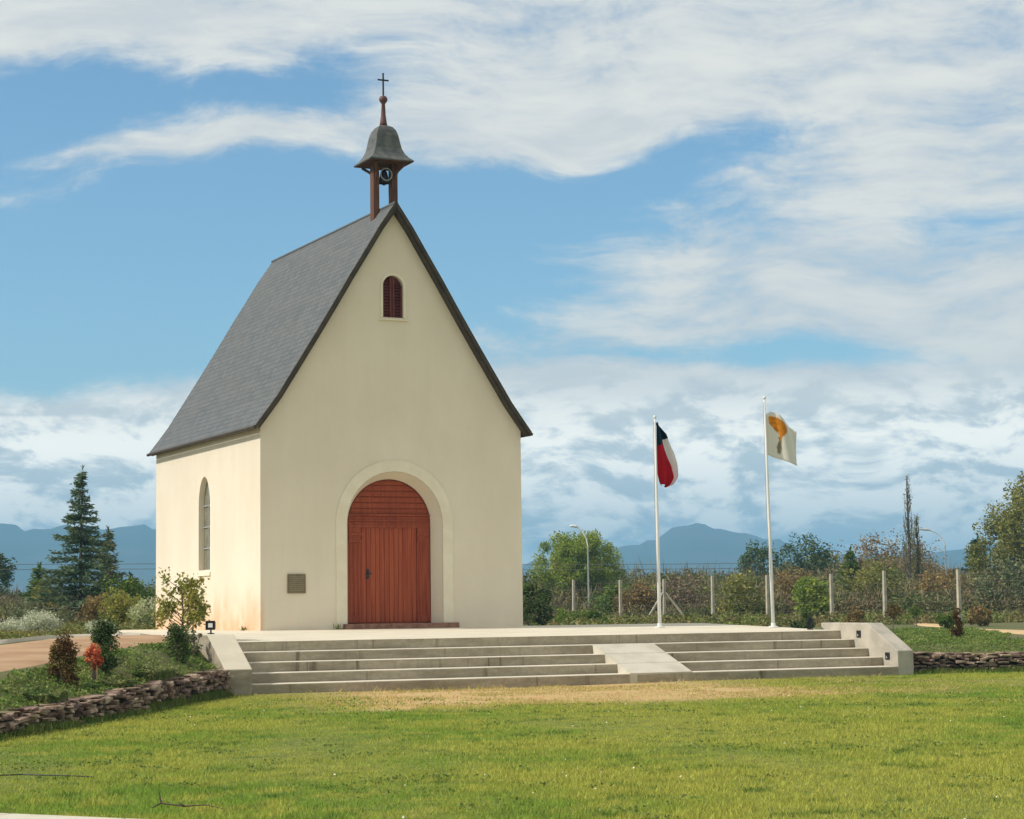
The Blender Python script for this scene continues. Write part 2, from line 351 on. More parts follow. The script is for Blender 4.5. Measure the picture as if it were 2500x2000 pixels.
strip('path', [(14.6,-3.5),(16.1,-2.3),(17.1,-1.3),(20.5,2.6),(24,8.2),(27.3,12.9),(32,19.8)], [(22,-4.5),(23.4,-1.0),(25.3,8.0),(27,13),(29,17),(31,21),(35,27)], M['sand'])
strip('walkway', [(-16,-4.6),(-9,-3.6),(-5.8,-3.9),(-4.7,-2.1),(-4.0,-1.15),(-2.46,-.5)], [(-16,-4.3),(-9,-3.3),(-5.6,-3.5),(-4.4,-1.6),(-3.8,-.6),(-2.46,.1)], M['conc'], .06, 40, 4)

# ---------------------------------------------------------------- terrace, steps, cheek walls
def zp(y): return .0272*min(0, y)
SL, SR = -2.45, 9.95
PH = -.0071
ter = empty('terrace_steps', (3.7, -5.9, -.95), 'wide pale concrete terrace with five long steps down to the lawn', 'steps')
t = MB()
fy = lambda x: -5.04+PH*x
# terrace slab: slopes gently to its front edge; hole-free slab, chapel walls stand on it
v = [(SL,fy(SL),-.137),(SR,fy(SR),-.137),(SR,0,0),(SR,.7,0),(SL,.7,0),(SL,0,0)]
lowv = [(a, b_, -1.05) for a, b_, c in v]
t.add(v+lowv, [(0,1,2,5),(5,2,3,4),(0,6,7,1),(1,7,8,2),(2,8,9,3),(3,9,10,4),(4,10,11,5),(5,11,6,0)])
t.box(SL, .7, -1.0, -.005, 7.6, -.004)
t.build('terrace_slab', M['step'], ter)
zs = [-.137-.161*i for i in range(1, 5)]; TD = .455
for i, z in enumerate(zs):
    s = MB(); y0l, y0r = fy(SL)-TD*i-.002, fy(SR)-TD*i-.002
    s.add([(SL,y0l-TD,-1.05),(SR,y0r-TD,-1.05),(SR,y0r,-1.05),(SL,y0l,-1.05),(SL,y0l-TD,z),(SR,y0r-TD,z),(SR,y0r,z),(SL,y0l,z)],
          [(0,3,2,1),(4,5,6,7),(0,1,5,4),(1,2,6,5),(2,3,7,6),(3,0,4,7)])
    s.build('step', M['step'], ter, bevel=.022)
# wheelchair ramp laid over the lower treads
rp = MB(); xa, xb = 4.42, 5.70
ya, yz_ = fy(5)-TD+.01, fy(5)-4*TD-.004
for k in range(3):
    t0, t1 = k/3+.004*(k > 0), (k+1)/3-.004
    y0, y1 = ya+(yz_-ya)*t0, ya+(yz_-ya)*t1; z0, z1 = -.292+(-.775+.292)*t0, -.292+(-.775+.292)*t1
    x0a, x0b = 4.36, 5.60
    rp.add([(x0a,y0,z0),(x0b,y0,z0),(x0b,y1,z1),(x0a,y1,z1),(x0a,y0,-1),(x0b,y0,-1),(x0b,y1,-1),(x0a,y1,-1)], [(0,3,2,1),(4,5,6,7),(0,1,5,4),(1,2,6,5),(2,3,7,6),(3,0,4,7)])
rp.build('ramp', M['conc'], ter)
def cheek(x0, x1, zt):
    s = MB(); yf = -6.93
    s.prism([(yf,-1.05),(yf,zt),(-5.98,.005),(-4.45,.012),(-4.45,-1.05)], 'x', x0, x1)
    return s.build('cheek_wall', M['cheek'], ter, bevel=.015)
cheek(SL-.46, SL-.003, -.54).data.materials[0] = M['step']; cw = cheek(SR+.003, SR+.36, -.50)
def step_light(y, z):
    o = empty('step_light', (SR, y, z), '', 'light', 'recessed lights in the right cheek wall')
    fm = MB(); s = .065
    for a in ((-s,-s,s,-s+.015),(-s,s-.015,s,s),(-s,-s+.015,-s+.015,s-.015),(s-.015,-s+.015,s,s-.015)): fm.box(SR-.012, y+a[0], z+a[1], SR+.0029, y+a[2], z+a[3])
    fm.build('frame', M['iron'], o); MB().box(SR-.004, y-s+.016, z-s+.016, SR+.0025, y+s-.016, z+s-.016).build('lens', M['black'], o)
    MB().prism([(y-.0,z-.04),(y+.045,z-.04),(y+.045,z+.01)], 'x', SR-.01, SR-.0042).build('reflector', M['galv'], o)
    return o
step_light(-5.72, -.20)['label'] = 'small square step light near the top of the right cheek wall'
step_light(-6.62, -.60)['label'] = 'small square step light low down near the front of the right cheek wall'

# ---------------------------------------------------------------- chapel
W_, L_, G, O = 5.65, 7.2, .18, .15
PROF = [(0,8.60),(.36,8.08),(.68,7.56),(1.0,7.05),(1.36,6.45),(1.76,5.80),(2.15,5.18),(2.53,4.58),(2.76,4.27),(2.975,3.985)]   # distance from ridge, height
ch = empty('chapel', (W_/2, 0, 0), 'small cream chapel with a steep grey slate roof and an arched red door', 'chapel')
cx = W_/2
def arch(c, hw, spring, bottom, n=20, ogive=0):
    pts = [(c-hw, bottom), (c-hw, spring)]
    for k in range(1, n):
        a = math.pi-math.pi*k/n
        pts.append((c+hw*math.cos(a), spring+(hw*(1+ogive))*math.sin(a)))
    return pts+[(c+hw, spring), (c+hw, bottom)]
# front wall with door and window openings: ring outline joined to holes through a bmesh triangle fill
import bmesh
def holed_wall(name, outer, holes, mk, thick, m_, parent):
    """wall with real openings; mk(u,v,d) gives the point at depth d"""
    bm = bmesh.new(); loops = [outer]+holes; allE = []
    for lp in loops:
        vs_ = [bm.verts.new(mk(u, v_, 0)) for u, v_ in lp]
        for i in range(len(vs_)): allE.append(bm.edges.new((vs_[i], vs_[(i+1) % len(vs_)])))
    bmesh.ops.triangle_fill(bm, use_beauty=True, use_dissolve=False, edges=allE)
    me = bpy.data.meshes.new(name)
    bm.normal_update()
    geo = bmesh.ops.extrude_face_region(bm, geom=bm.faces[:])
    off = Vector(mk(0, 0, thick))-Vector(mk(0, 0, 0))
    bmesh.ops.translate(bm, vec=off, verts=[e for e in geo['geom'] if isinstance(e, bmesh.types.BMVert)])
    bmesh.ops.recalc_face_normals(bm, faces=bm.faces[:])
    bm.to_mesh(me); bm.free(); o = bpy.data.objects.new(name, me); C.objects.link(o); me.materials.append(m_)
    o.parent = parent; o.matrix_parent_inverse = Matrix.Translation(-Vector(parent.location)); return o
ub = .07     # roof board thickness taken off the wall outline
def profz(d): return float(np.interp(d, [p[0] for p in PROF], [p[1] for p in PROF]))
gab = [(0,-.3),(W_,-.3),(W_,profz(W_/2)-.12)]
for d, z in PROF[::-1]:
    if 0 < d < W_/2-.02: gab.append((cx+d, z-.10))
gab.append((cx, 8.47))
for d, z in PROF:
    if 0 < d < W_/2-.02: gab.append((cx-d, z-.10))
gab.append((0, profz(W_/2)-.12))
door_o = arch(cx, 1.035, 2.10, 0.02); win_o = arch(2.82, .225, 6.90, 6.26)
holed_wall('front_wall', gab, [door_o, win_o], lambda u, v_, d: (u, d, v_), .42, M['render'], ch)
SW_Y = 3.70
side_o = arch(SW_Y, .40, 2.60, 1.25, 20, .55)
ze = profz(W_/2)-.12
holed_wall('side_wall', [(.421,-.3),(L_-.001,-.3),(L_-.001,ze),(.421,ze)], [side_o], lambda u, v_, d: (d, u, v_), .42, M['render'], ch)
MB().box(W_-.42, .421, -.3, W_, L_-.001, ze).build('side_wall', M['render'], ch)
MB().prism(gab, 'y', L_, L_+.2).build('rear_wall', M['render'], ch)
MB().box(.43, .43, .0, W_-.43, .47, 8.0).v
# roof: two leaves with thickness
def roof_leaf(sgn):
    n = len(PROF); y0, y1 = -G, L_+.2+.1; th = .10; s = MB(); me_v = []; 
    nrm = []
    for i in range(n):
        a = PROF[max(i-1, 0)]; b_ = PROF[min(i+1, n-1)]; dx, dz = b_[0]-a[0], b_[1]-a[1]; l_ = math.hypot(dx, dz)
        nrm.append((-dz/l_, dx/l_))   # outward
    top = [(cx+sgn*d, z) for d, z in PROF]; bot = [(cx+sgn*(d-nn[0]*th), z-nn[1]*th) for (d, z), nn in zip(PROF, nrm)]
    bot[0] = (cx+sgn*.0, PROF[0][1]-th*1.9)
    me = bpy.data.meshes.new('roof'); vv = []; ff = []; uvs = []
    for y in (y0, y1): vv += [(x, y, z) for x, z in top]+[(x, y, z) for x, z in bot]
    m2 = 2*n
    for i in range(n-1):
        ff.append((i, i+1, m2+i+1, m2+i)); ff.append((n+i, m2+n+i, m2+n+i+1, n+i+1))
        ff.append((i, n+i, n+i+1, i+1)); ff.append((m2+i, m2+i+1, m2+n+i+1, m2+n+i))
    ff.append((n-1, 2*n-1, m2+2*n-1, m2+n-1)); 
    me.from_pydata(vv, [], ff); me.materials.append(M['slate']); me.materials.append(M['fascia'])
    uvl = me.uv_layers.new(name='UVMap'); dist = [0]
    for i in range(1, n): dist.append(dist[-1]+math.hypot(PROF[i][0]-PROF[i-1][0], PROF[i][1]-PROF[i-1][1]))
    for p in me.polygons:
        istop = all((vi % m2) < n for vi in p.vertices); p.material_index = 0 if istop else 1
        p.use_smooth = False
        for li in p.loop_indices:
            vi = me.loops[li].vertex_index; uvl.data[li].uv = (vv[vi][1], -dist[vi % n])
    bm = bmesh.new(); bm.from_mesh(me); bmesh.ops.recalc_face_normals(bm, faces=bm.faces[:]); bm.to_mesh(me); bm.free()
    o = bpy.data.objects.new('roof', me); C.objects.link(o); o.parent = ch; o.matrix_parent_inverse = Matrix.Translation(-Vector(ch.location))
    # dark verge board on the front gable edge
    vb = MB(); w2 = .062
    ti = [(cx+sgn*(d+nn[0]*.012), z+nn[1]*.012) for (d, z), nn in zip(PROF, nrm)]; bo = [(cx+sgn*(d-nn[0]*w2), z-nn[1]*w2) for (d, z), nn in zip(PROF, nrm)]
    ti[0] = (cx+sgn*.003, PROF[0][1]+.02); bo[0] = (cx+sgn*.003, PROF[0][1]-w2*1.9)
    for i in range(n-1):
        pts = [ti[i], ti[i+1], bo[i+1], bo[i]]; vb.prism(pts, 'y', y0-.035, y0-.002)
    vb.build('verge_board', M['fascia'], o)
    ev = MB(); e = PROF[-1]; ev.tube([(cx+sgn*(e[0]+.02), y0, e[1]-.035), (cx+sgn*(e[0]+.02), y1, e[1]-.035)], .035, 8); ev.build('gutter', M['fascia'], o)
    return o
roof_leaf(-1); roof_leaf(1)
MB().tube([(cx, -G-.02, 8.585), (cx, L_+.3, 8.585)], .04, 8).build('ridge_cap', M['slatecap'], ch)
# wooden soffit strip under left eave keeps eave shadow crisp
# door surround: pale raised band, splayed reveal
bd = MB(); n = 28
def ring(c, o_hw, i_hw, spring, bot_, y0, y1, n=28, i_spring=None):
    s = MB(); A = arch(c, o_hw, spring, bot_, n); B = arch(c, i_hw, i_spring or spring, bot_, n); k = len(A)
    v = [(x, y0, z) for x, z in A]+[(x, y1, z) for x, z in B]+[(x, y0+.4*0, z) for x, z in A]
    return A, B
A = arch(cx, 1.262, 2.10, 0.02, n); B = arch(cx, 1.038, 2.10, 0.02, n); k = len(A); yf = -.022
v = [(x, .002, z) for x, z in A]+[(x, yf, z) for x, z in A]+[(x, yf, z) for x, z in B]+[(x, .002, z) for x, z in B]
f = []
for i in range(k-1):
    for q in range(3): f.append((q*k+i, q*k+i+1, (q+1)*k+i+1, (q+1)*k+i))
dr = empty('door', (cx, .3, .1), None, None); dr.parent = ch; dr.matrix_parent_inverse = Matrix.Translation(-Vector(ch.location))
def part(mb, name, m_, **k): return mb.build(name, m_, dr, world=False, **k)
def toWorldChild(o):     # child of the door empty, coordinates given in world space
    o.matrix_parent_inverse = Matrix.Translation(-Vector((cx, .3, .1))); return o
dr.location = (cx, .3, .1)
bd.add(v, f); toWorldChild(bd.build('surround', M['trim'], dr))
A = arch(cx, 1.03, 2.10, .02, n); B = arch(cx, .90, 2.10, .02, n)
sv = MB(); sv.add([(x, .001, z) for x, z in A]+[(x, .30, z) for x, z in B], [(i, i+1, k+i+1, k+i) for i in range(k-1)]); toWorldChild(sv.build('reveal', M['render'], dr))
bk = MB(); A2 = arch(cx, 1.05, 2.10, .02, n); bk.add([(x, .301, z) for x, z in A2]+[(x, .301, z) for x, z in B], [(i, i+1, k+i+1, k+i) for i in range(k-1)]); toWorldChild(bk.build('frame_backing', M['door'], dr))
YD = .34
toWorldChild(MB().prism(arch(cx, .915, 2.10, .10, n), 'y', YD, YD+.06).build('door_panel', M['doorpan'], dr))
# arched head: horizontal boards clipped to the arch
hb = MB()
z = 2.30
def hw_at(z): return .90 if z <= 2.1 else math.sqrt(max(0, .81-(z-2.1)**2))
while z < 2.95:
    z1 = min(z+.105, 2.97); a, b_ = hw_at(z)-.02, max(hw_at(z1)-.02, .02)
    hb.prism([(cx-a, z), (cx+a, z), (cx+b_, z1-.012), (cx-b_, z1-.012)], 'y', YD-.022, YD-.001); z += .117
toWorldChild(hb.build('arched_head_boards', M['door'], dr))
ln = MB(); a = hw_at(2.2)-.005
for z0, z1, p in ((2.02,2.07,.05),(2.07,2.14,.035),(2.145,2.17,.065),(2.17,2.25,.04),(2.255,2.29,.075)): ln.box(cx-.885, YD-p, z0, cx+.885, YD-.001, z1) if z1 < 2.2 else ln.box(cx-a+.01, YD-p, z0, cx+a-.01, YD-.001, z1)
toWorldChild(ln.build('lintel', M['door'], dr))
for sx in (-1, 1):
    pl = MB(); xo, xi = sorted((cx+sx*.89, cx+sx*.60)); pl.box(xo, YD-.03, .24, xi, YD-.001, 1.72)
    for j in range(3): pl.box(xo+.045+j*.085, YD-.042, .28, xo+.075+j*.085, YD-.0305, 1.68)
    toWorldChild(pl.build('pilaster', M['door'], dr))
    cp = MB(); cp.box(xo, YD-.05, 1.722, xi, YD-.001, 1.775); cp.box(xo+.02, YD-.038, 1.776, xi-.02, YD-.001, 1.86); cp.box(xo, YD-.06, 1.861, xi, YD-.001, 1.915); cp.box(xo+.015, YD-.04, 1.916, xi-.015, YD-.001, 2.019)
    toWorldChild(cp.build('capital', M['door'], dr))
    toWorldChild(MB().box(xo, YD-.045, .121, xi, YD-.001, .239).build('plinth', M['door'], dr))
    lf = MB(); x0 = cx+(.006 if sx > 0 else -.594); nb = 6; bw = .588/nb
    for j in range(nb): lf.box(x0+j*bw+.004, YD-.018-.005*(j % 2), .125, x0+(j+1)*bw-.004, YD-.001, 2.018)
    o = toWorldChild(lf.build('door_leaf', M['doorpan'], dr))
    if sx < 0:
        h = MB(); h.box(cx-.50, YD-.03, .99, cx-.44, YD-.0235, 1.19); h.tube([(cx-.47, YD-.03, 1.10), (cx-.47, YD-.07, 1.10), (cx-.39, YD-.075, 1.10)], .011, 8)
        toWorldChild(h.build('handle', M['iron'], dr))
toWorldChild(MB().box(1.70, -.13, -.012, 4.16, .30, .10).build('threshold', mat('brick_threshold', (.22,.10,.07), .9, (.33,.19,.13), 6, .4, 40), dr))
# gable window: trim, shutters
gw = empty('window', (2.82, 0, 6.26), None, None); gw.parent = ch; gw.matrix_parent_inverse = Matrix.Translation(-Vector(ch.location)); gw.location = (2.82, 0, 6.26)
def wc(o, e): o.matrix_parent_inverse = Matrix.Translation(-Vector(e.location)); return o
A = arch(2.82, .275, 6.90, 6.23, 18); B = arch(2.82, .223, 6.90, 6.26, 18); k = len(A)
tm = MB(); vv = [(x, .002, z) for x, z in A]+[(x, -.015, z) for x, z in A]+[(x, -.015, z) for x, z in B]+[(x, .05, z) for x, z in B]
tm.add(vv, [(q*k+i, q*k+i+1, (q+1)*k+i+1, (q+1)*k+i) for q in range(3) for i in range(k-1)]); wc(tm.build('window_frame', M['trim'], gw), gw)
for sx in (-1, 1):
    sh = MB(); x0, x1 = (2.82-.22, 2.815) if sx < 0 else (2.825, 2.82+.22)
    for z in np.arange(6.27, 7.11, .062):
        hw = .215 if z+.055 <= 6.90 else math.sqrt(max(1e-4, .215**2-(z+.055-6.9)**2))
        a = max(x0, 2.82-hw); b_ = min(x1, 2.82+hw)
        if b_-a > .01: sh.add([(a,.06,z),(b_,.06,z),(b_,.10,z+.055),(a,.10,z+.055),(a,.07,z-.0),(b_,.07,z-.0),(b_,.11,z+.055),(a,.11,z+.055)], [(0,1,2,3),(4,7,6,5),(0,4,5,1),(3,2,6,7)])
    sh.box(2.82+sx*.030-.022, .045, 6.262, 2.82+sx*.030+.022, .059, 7.10); sh.box(2.82+sx*.196-.018, .045, 6.262, 2.82+sx*.196+.018, .059, 6.93)
    wc(sh.build('shutter', M['shutter'], gw), gw)
wc(MB().prism(arch(2.82, .224, 6.90, 6.262, 18), 'y', .13, .16).build('window_backing', M['shutter'], gw), gw)
wc(MB().box(2.50, -.04, 6.20, 3.14, .0015, 6.228).build('sill', M['trim'], gw), gw)
# side lancet window
sw = empty('window', (0, SW_Y, 1.25), None, None); sw.parent = ch; sw.matrix_parent_inverse = Matrix.Translation(-Vector(ch.location)); sw.location = (0, SW_Y, 1.25)
wc(MB().prism(side_o and arch(SW_Y, .40, 2.60, 1.25, 20, .55), 'x', .12, .15).build('pane', M['glass'], sw), sw)
fr = MB(); fr.box(.09, SW_Y-.015, 1.25, .119, SW_Y+.015, 3.18)
for z in (1.7, 2.15, 2.6): fr.box(.095, SW_Y-.39, z, .118, SW_Y-.016, z+.025); fr.box(.095, SW_Y+.016, z, .118, SW_Y+.39, z+.025)
wc(fr.build('window_frame', M['galv'], sw), sw)
wc(MB().prism([(-.03,1.13),(.11,1.13),(.11,1.262),(-.03,1.20)], 'y', SW_Y-.46, SW_Y+.46).build('sill', M['trim'], sw), sw)

# belfry astride the ridge
BC = Vector((2.83+.10, .72, 0))
bf = empty('belfry', (BC.x, BC.y, 8.6), None, None); bf.parent = ch; bf.matrix_parent_inverse = Matrix.Translation(-Vector(ch.location)); bf.location = (BC.x, BC.y, 8.6)
def bfp(mb, name, m_, **k): o = mb.build(name, m_, bf, **k); o.matrix_parent_inverse = Matrix.Translation(-Vector(bf.location)); return o
hw = .205
for sx in (-1, 1):
    x = BC.x+sx*hw; zb_ = profz(abs(x-cx)+.065)-.22
    bfp(MB().box(x-.065, BC.y-.10, zb_, x+.065, BC.y+.10, 9.60), 'post', M['beam'], bevel=.008)
    for sy in (-1, 1):
        bfp(MB().tube([(x, BC.y+sy*.102, 9.26), (x+sx*.03, BC.y+sy*.17, 9.40), (x+sx*.12, BC.y+sy*.38, 9.53)], .03, 6), 'brace', M['beam'])
fr = MB()
fr.box(BC.x-hw-.1, BC.y-.36, 9.601, BC.x-hw+.1, BC.y+.36, 9.635); fr.box(BC.x+hw-.1, BC.y-.36, 9.601, BC.x+hw+.1, BC.y+.36, 9.635)
bfp(fr, 'head_beams', M['beam'])
def square_lathe(prof, c, rot=0):
    s = MB(); v = []; f = []
    for r, z in prof:
        for a in range(4):
            t = math.pi/4+a*math.pi/2; v.append((c[0]+r*math.sqrt(2)*math.cos(t), c[1]+r*math.sqrt(2)*math.sin(t), z))
    for i in range(len(prof)-1):
        for k_ in range(4): f.append((i*4+k_, i*4+(k_+1) % 4, (i+1)*4+(k_+1) % 4, (i+1)*4+k_))
    f.append((0,1,2,3)); f.append(tuple(len(v)-4+i for i in range(4))[::-1]); return s.add(v, f)
bfp(square_lathe([(.30,9.637),(.465,9.555),(.475,9.56)], BC), 'soffit', M['beam'])
bfp(square_lathe([(.475,9.562),(.485,9.585),(.40,9.66),(.335,9.75),(.29,9.86),(.262,10.0),(.235,10.15),(.20,10.26),(.145,10.34),(.05,10.39)], BC), 'bell_shaped_roof', M['capslate'])
bfp(MB().lathe([(.0,10.36),(.085,10.37),(.07,10.46),(.05,10.60),(.038,10.84),(.05,10.86),(.085,10.91),(.09,10.95),(.065,11.0),(.02,11.02),(.0,11.02)], (BC.x, BC.y, 0)), 'finial', M['copper'], smooth=True)
cr = MB(); cr.box(BC.x-.014, BC.y-.014, 11.0, BC.x+.014, BC.y+.014, 11.50); cr.box(BC.x-.12, BC.y-.012, 11.335, BC.x-.0145, BC.y+.012, 11.365); cr.box(BC.x+.0145, BC.y-.012, 11.335, BC.x+.12, BC.y+.012, 11.365)
bfp(cr, 'cross', M['iron'])
bl = MB(); bl.lathe([(.0,9.44),(.04,9.435),(.07,9.40),(.085,9.33),(.10,9.26),(.120,9.19),(.125,9.165),(.11,9.165),(.09,9.25),(.07,9.38),(0,9.42)], (BC.x, BC.y, 0))
b2 = bfp(bl, 'bell', M['bronze'], smooth=True)
ck = MB(); ck.tube([(BC.x, BC.y, 9.40), (BC.x, BC.y, 9.16)], .012, 6); ck.lathe([(0,9.12),(.03,9.13),(.035,9.155),(.02,9.18),(0,9.185)], (BC.x, BC.y, 0), 10)
o = ck.build('clapper', M['iron'], b2); o.matrix_parent_inverse = Matrix.Translation(-Vector(bf.location))
o.parent = b2; 
yk = MB(); yk.box(BC.x-hw+.066, BC.y-.035, 9.445, BC.x+hw-.066, BC.y+.035, 9.50); bfp(yk, 'yoke', M['beam'])
wh = MB(); pts = [(BC.x+.125*math.cos(t), BC.y-.14, 9.33+.125*math.sin(t)) for t in np.linspace(0, 2*math.pi, 25)]; wh.tube(pts, .012, 6, False); bfp(wh, 'bell_wheel', M['galv'])

# plaque
pq = empty('plaque', (.735, -.02, .90), 'small dark bronze plaque on the front wall left of the door', 'plaque')
MB().box(.55, -.032, .715, .92, -.001, 1.09).build('plate', M['bronzeplate'], pq, bevel=.004)
rl = MB(); rng = random.Random(3)
for i in range(8):
    z = 1.03-i*.037; x = .59+rng.random()*.03
    while x < .86:
        w_ = .018+rng.random()*.035; rl.box(x, -.0365, z, min(x+w_, .88), -.0325, z+.013); x += w_+.012
rl.build('raised_lettering', M['platelet'], pq)

# ---------------------------------------------------------------- flags
def flagpole(base, top, label, halyard=True):
    o = empty('flagpole', base, label, 'flagpole', 'white flagpoles on the terrace')
    b_, t_ = Vector(base), Vector(top)
    MB().tube([b_+(t_-b_)*s for s in (0, .33, .66, 1)], [.038, .034, .028, .02], 12).build('pole', M['white'], o, smooth=True)
    MB().lathe([(0,.0),(.03,.01),(.035,.035),(.03,.06),(0,.07)], tuple(t_), 12).build('ball_cap', M['white'], o, smooth=True)
    MB().lathe([(.0,.0),(.10,.0),(.10,.02),(.05,.03),(.045,.09),(.0385,.09)], tuple(b_), 16).build('base_flange', M['white'], o)
    a = Vector((-.07, -.03, 0)); MB().tube([b_+a*.6+Vector((0,0,.9)), b_+(t_-b_)*.5+a, t_+a*.5-Vector((0,0,.05))], .006, 5).build('halyard', M['galv'], o)
    return o
f1b = (7.72, -2.03, -.055); f1t = (7.70, -2.03, 4.16)
f2b = (9.78, -3.01, -.08); f2t = (9.70, -3.01, 4.52)
flagpole(f1b, f1t, 'shorter white flagpole flying the limp red and dark blue flag')
flagpole(f2b, f2t, 'taller white flagpole flying the white flag with the orange patch')
def flag_mat(name, fn):
    mt = mat(name, (.8,.8,.8), .85, spec=.1); T = NT(mt.node_tree); b = T.n['Principled BSDF']
    uv = T.add('ShaderNodeUVMap').outputs[0]; s = T.add('ShaderNodeSeparateXYZ'); T.l.new(uv, s.inputs[0])
    c = fn(T, s.outputs[0], s.outputs[1], uv); T.put(b.inputs['Base Color'], c)
    tr = T.add('ShaderNodeBsdfTranslucent'); T.put(tr.inputs[0], c); mx = T.add('ShaderNodeMixShader'); mx.inputs[0].default_value = .35
    T.l.new(b.outputs[0], mx.inputs[1]); T.l.new(tr.outputs[0], mx.inputs[2]); T.l.new(mx.outputs[0], T.n['Material Output'].inputs[0]); return mt
def tri_c(T, u, v, uv):
    # flag in its own cloth coordinates: u along the fly, v up the hoist
    # folded as it hangs: canton on top, a glimpse of white, the red stripe below
    # v runs up the hoist; red edge and canton edge in cloth units across the width
    red = T.math('LESS_THAN', u, T.ramp(v, .72, .10, .42, .82))
    c = T.mix(red, T.mix(T.ramp(v, .50, .15), (.82,.82,.82), (.80,.62,.64)), (.50,.012,.022))
    can = T.math('GREATER_THAN', T.math('ADD', v, T.math('MULTIPLY', u, -.10)), T.ramp(u, .28, .36, .62, .69))
    return T.mix(can, c, (.012,.03,.055))
def org_c(T, u, v, uv):
    n1 = T.math('SUBTRACT', T.noise(uv, 6, 4), .5)
    w1 = T.math('ADD', u, T.math('MULTIPLY', n1, .16))
    cen = T.math('ABSOLUTE', T.math('SUBTRACT', w1, T.ramp(v, .55, .8, .40, .37)))
    wid = T.ramp(v, .50, .80, .035, .27)
    m1 = T.ramp(T.math('SUBTRACT', cen, wid), .02, -.02)
    m1 = T.math('MULTIPLY', m1, T.ramp(T.math('ADD', v, T.math('MULTIPLY', n1, .1)), .93, .89)); m1 = T.math('MULTIPLY', m1, T.ramp(v, .08, .16))
    oc_ = T.mix(T.ramp(T.noise(uv, 12, 3), .4, .62), (.85,.36,.02), (.60,.24,.03))
    oc_ = T.mix(T.ramp(v, .52, .38), oc_, (.30,.26,.16))
    return T.mix(m1, (.84,.83,.76), oc_)
def cloth(name, fn, nu, nv, m_, label, cat, group):
    me = bpy.data.meshes.new(name); v = [fn(i/nu, j/nv) for j in range(nv+1) for i in range(nu+1)]
    f = [(j*(nu+1)+i, j*(nu+1)+i+1, (j+1)*(nu+1)+i+1, (j+1)*(nu+1)+i) for j in range(nv) for i in range(nu)]
    me.from_pydata(v, [], f); uvl = me.uv_layers.new(name='UVMap')
    for p in me.polygons:
        p.use_smooth = True
        for li in p.loop_indices:
            vi = me.loops[li].vertex_index; uvl.data[li].uv = ((vi % (nu+1))/nu, (vi//(nu+1))/nv)
    o = bpy.data.objects.new(name, me); C.objects.link(o); me.materials.append(m_)
    sd_ = o.modifiers.new('thick', 'SOLIDIFY'); sd_.thickness = .004
    return tag(o, label, cat, group)
# limp national flag: hoist on the pole, fly sags down against the pole in folds
def limp(u, v):
    z = 2.80+1.29*v
    wd_ = np.interp(v, [0,.04,.15,.35,.52,.62,.70,.79,.84,.9,.96,1], [.22,.34,.44,.46,.42,.36,.32,.30,.27,.17,.07,.01])
    lo_ = np.interp(v, [0,.05,.2,1], [.09,.04,0,0])
    x = 7.735+lo_+(wd_-lo_)*u
    y = -2.03+.055*math.sin(11*u+3*v)*min(1, u*5)+.05*math.sin(4*v+5*u)*u
    return (x, y, z+.03*math.sin(6*u)*(v < .3)-.035*u*(v > .7))
cloth('flag', limp, 48, 30, flag_mat('red_white_and_blue_cloth', tri_c), 'red, white and dark blue flag hanging limp and folded against its pole', 'flag', 'flags on the flagpoles')
def flying(u, v):
    hx = f2t[0]+.03-.01*(1-v)
    ztop = np.interp(u, [0,.15,.35,.6,1], [4.20,4.27,4.23,4.06,3.86]); zbot = np.interp(u, [0,.4,1], [3.40,3.31,3.17])
    z = zbot+(ztop-zbot)*v+.012*math.sin(7*u+1.3*v)
    x = hx+.68*u; y = -3.01+.08*math.sin(7.0*u+1.8*v)*min(1, u*3)-.12*u
    return (x, y, z)
cloth('flag', flying, 44, 24, flag_mat('white_cloth_with_orange_patch', org_c), 'white flag with an orange patch near the hoist, blown open to the right', 'flag', 'flags on the flagpoles')
#@@VEG
# ---------------------------------------------------------------- plant materials
mt = mat('lawn_grass_blades', (.2,.3,.03), .75, spec=.15); T = NT(mt.node_tree); b = T.n['Principled BSDF']; oc = T.add('ShaderNodeTexCoord').outputs['Object']
c0 = T.mix(T.ramp(T.noise(oc, .33, 3, .5), .35, .62), (.21,.33,.05), (.42,.43,.085))
c0 = T.mix(T.ramp(T.noise(oc, 1.9, 5, .65), .46, .66), c0, (.45,.44,.09)); c0 = T.mix(T.ramp(T.noise(T.mapping(oc, (5,3,0)), 2.6, 5, .65), .54, .68), c0, (.085,.17,.03))
g = T.add('ShaderNodeNewGeometry'); hs = T.add('ShaderNodeHueSaturation'); T.put(hs.inputs['Color'], c0); T.put(hs.inputs['Value'], T.math('MULTIPLY_ADD', g.outputs['Random Per Island'], .75, .76)); c0 = hs.outputs[0]
T.put(b.inputs['Base Color'], c0); tr = T.add('ShaderNodeBsdfTranslucent'); T.put(tr.inputs[0], c0); mx = T.add('ShaderNodeMixShader'); mx.inputs[0].default_value = .45
T.l.new(b.outputs[0], mx.inputs[1]); T.l.new(tr.outputs[0], mx.inputs[2]); T.l.new(mx.outputs[0], T.n['Material Output'].inputs[0]); M['grass'] = mt
M['longgrass'] = leafmat('long_grass', (.09,.15,.03), (.17,.20,.05), 1.5)
M['cover'] = leafmat('bed_leaves', (.11,.19,.035), (.27,.32,.09), 2.2, .4)
M['weed'] = leafmat('field_weed_leaves', (.13,.17,.04), (.27,.24,.08), .5, .4)
M['spruce'] = leafmat('blue_green_needles', (.095,.15,.075), (.19,.25,.13), 1.6, .35, .25)
M['greyfol'] = leafmat('grey_green_needles', (.13,.16,.075), (.23,.24,.12), 1.6, .3, .2)
M['darkfol'] = leafmat('dark_green_leaves', (.06,.10,.032), (.13,.17,.05), 1.2, .4, .2)
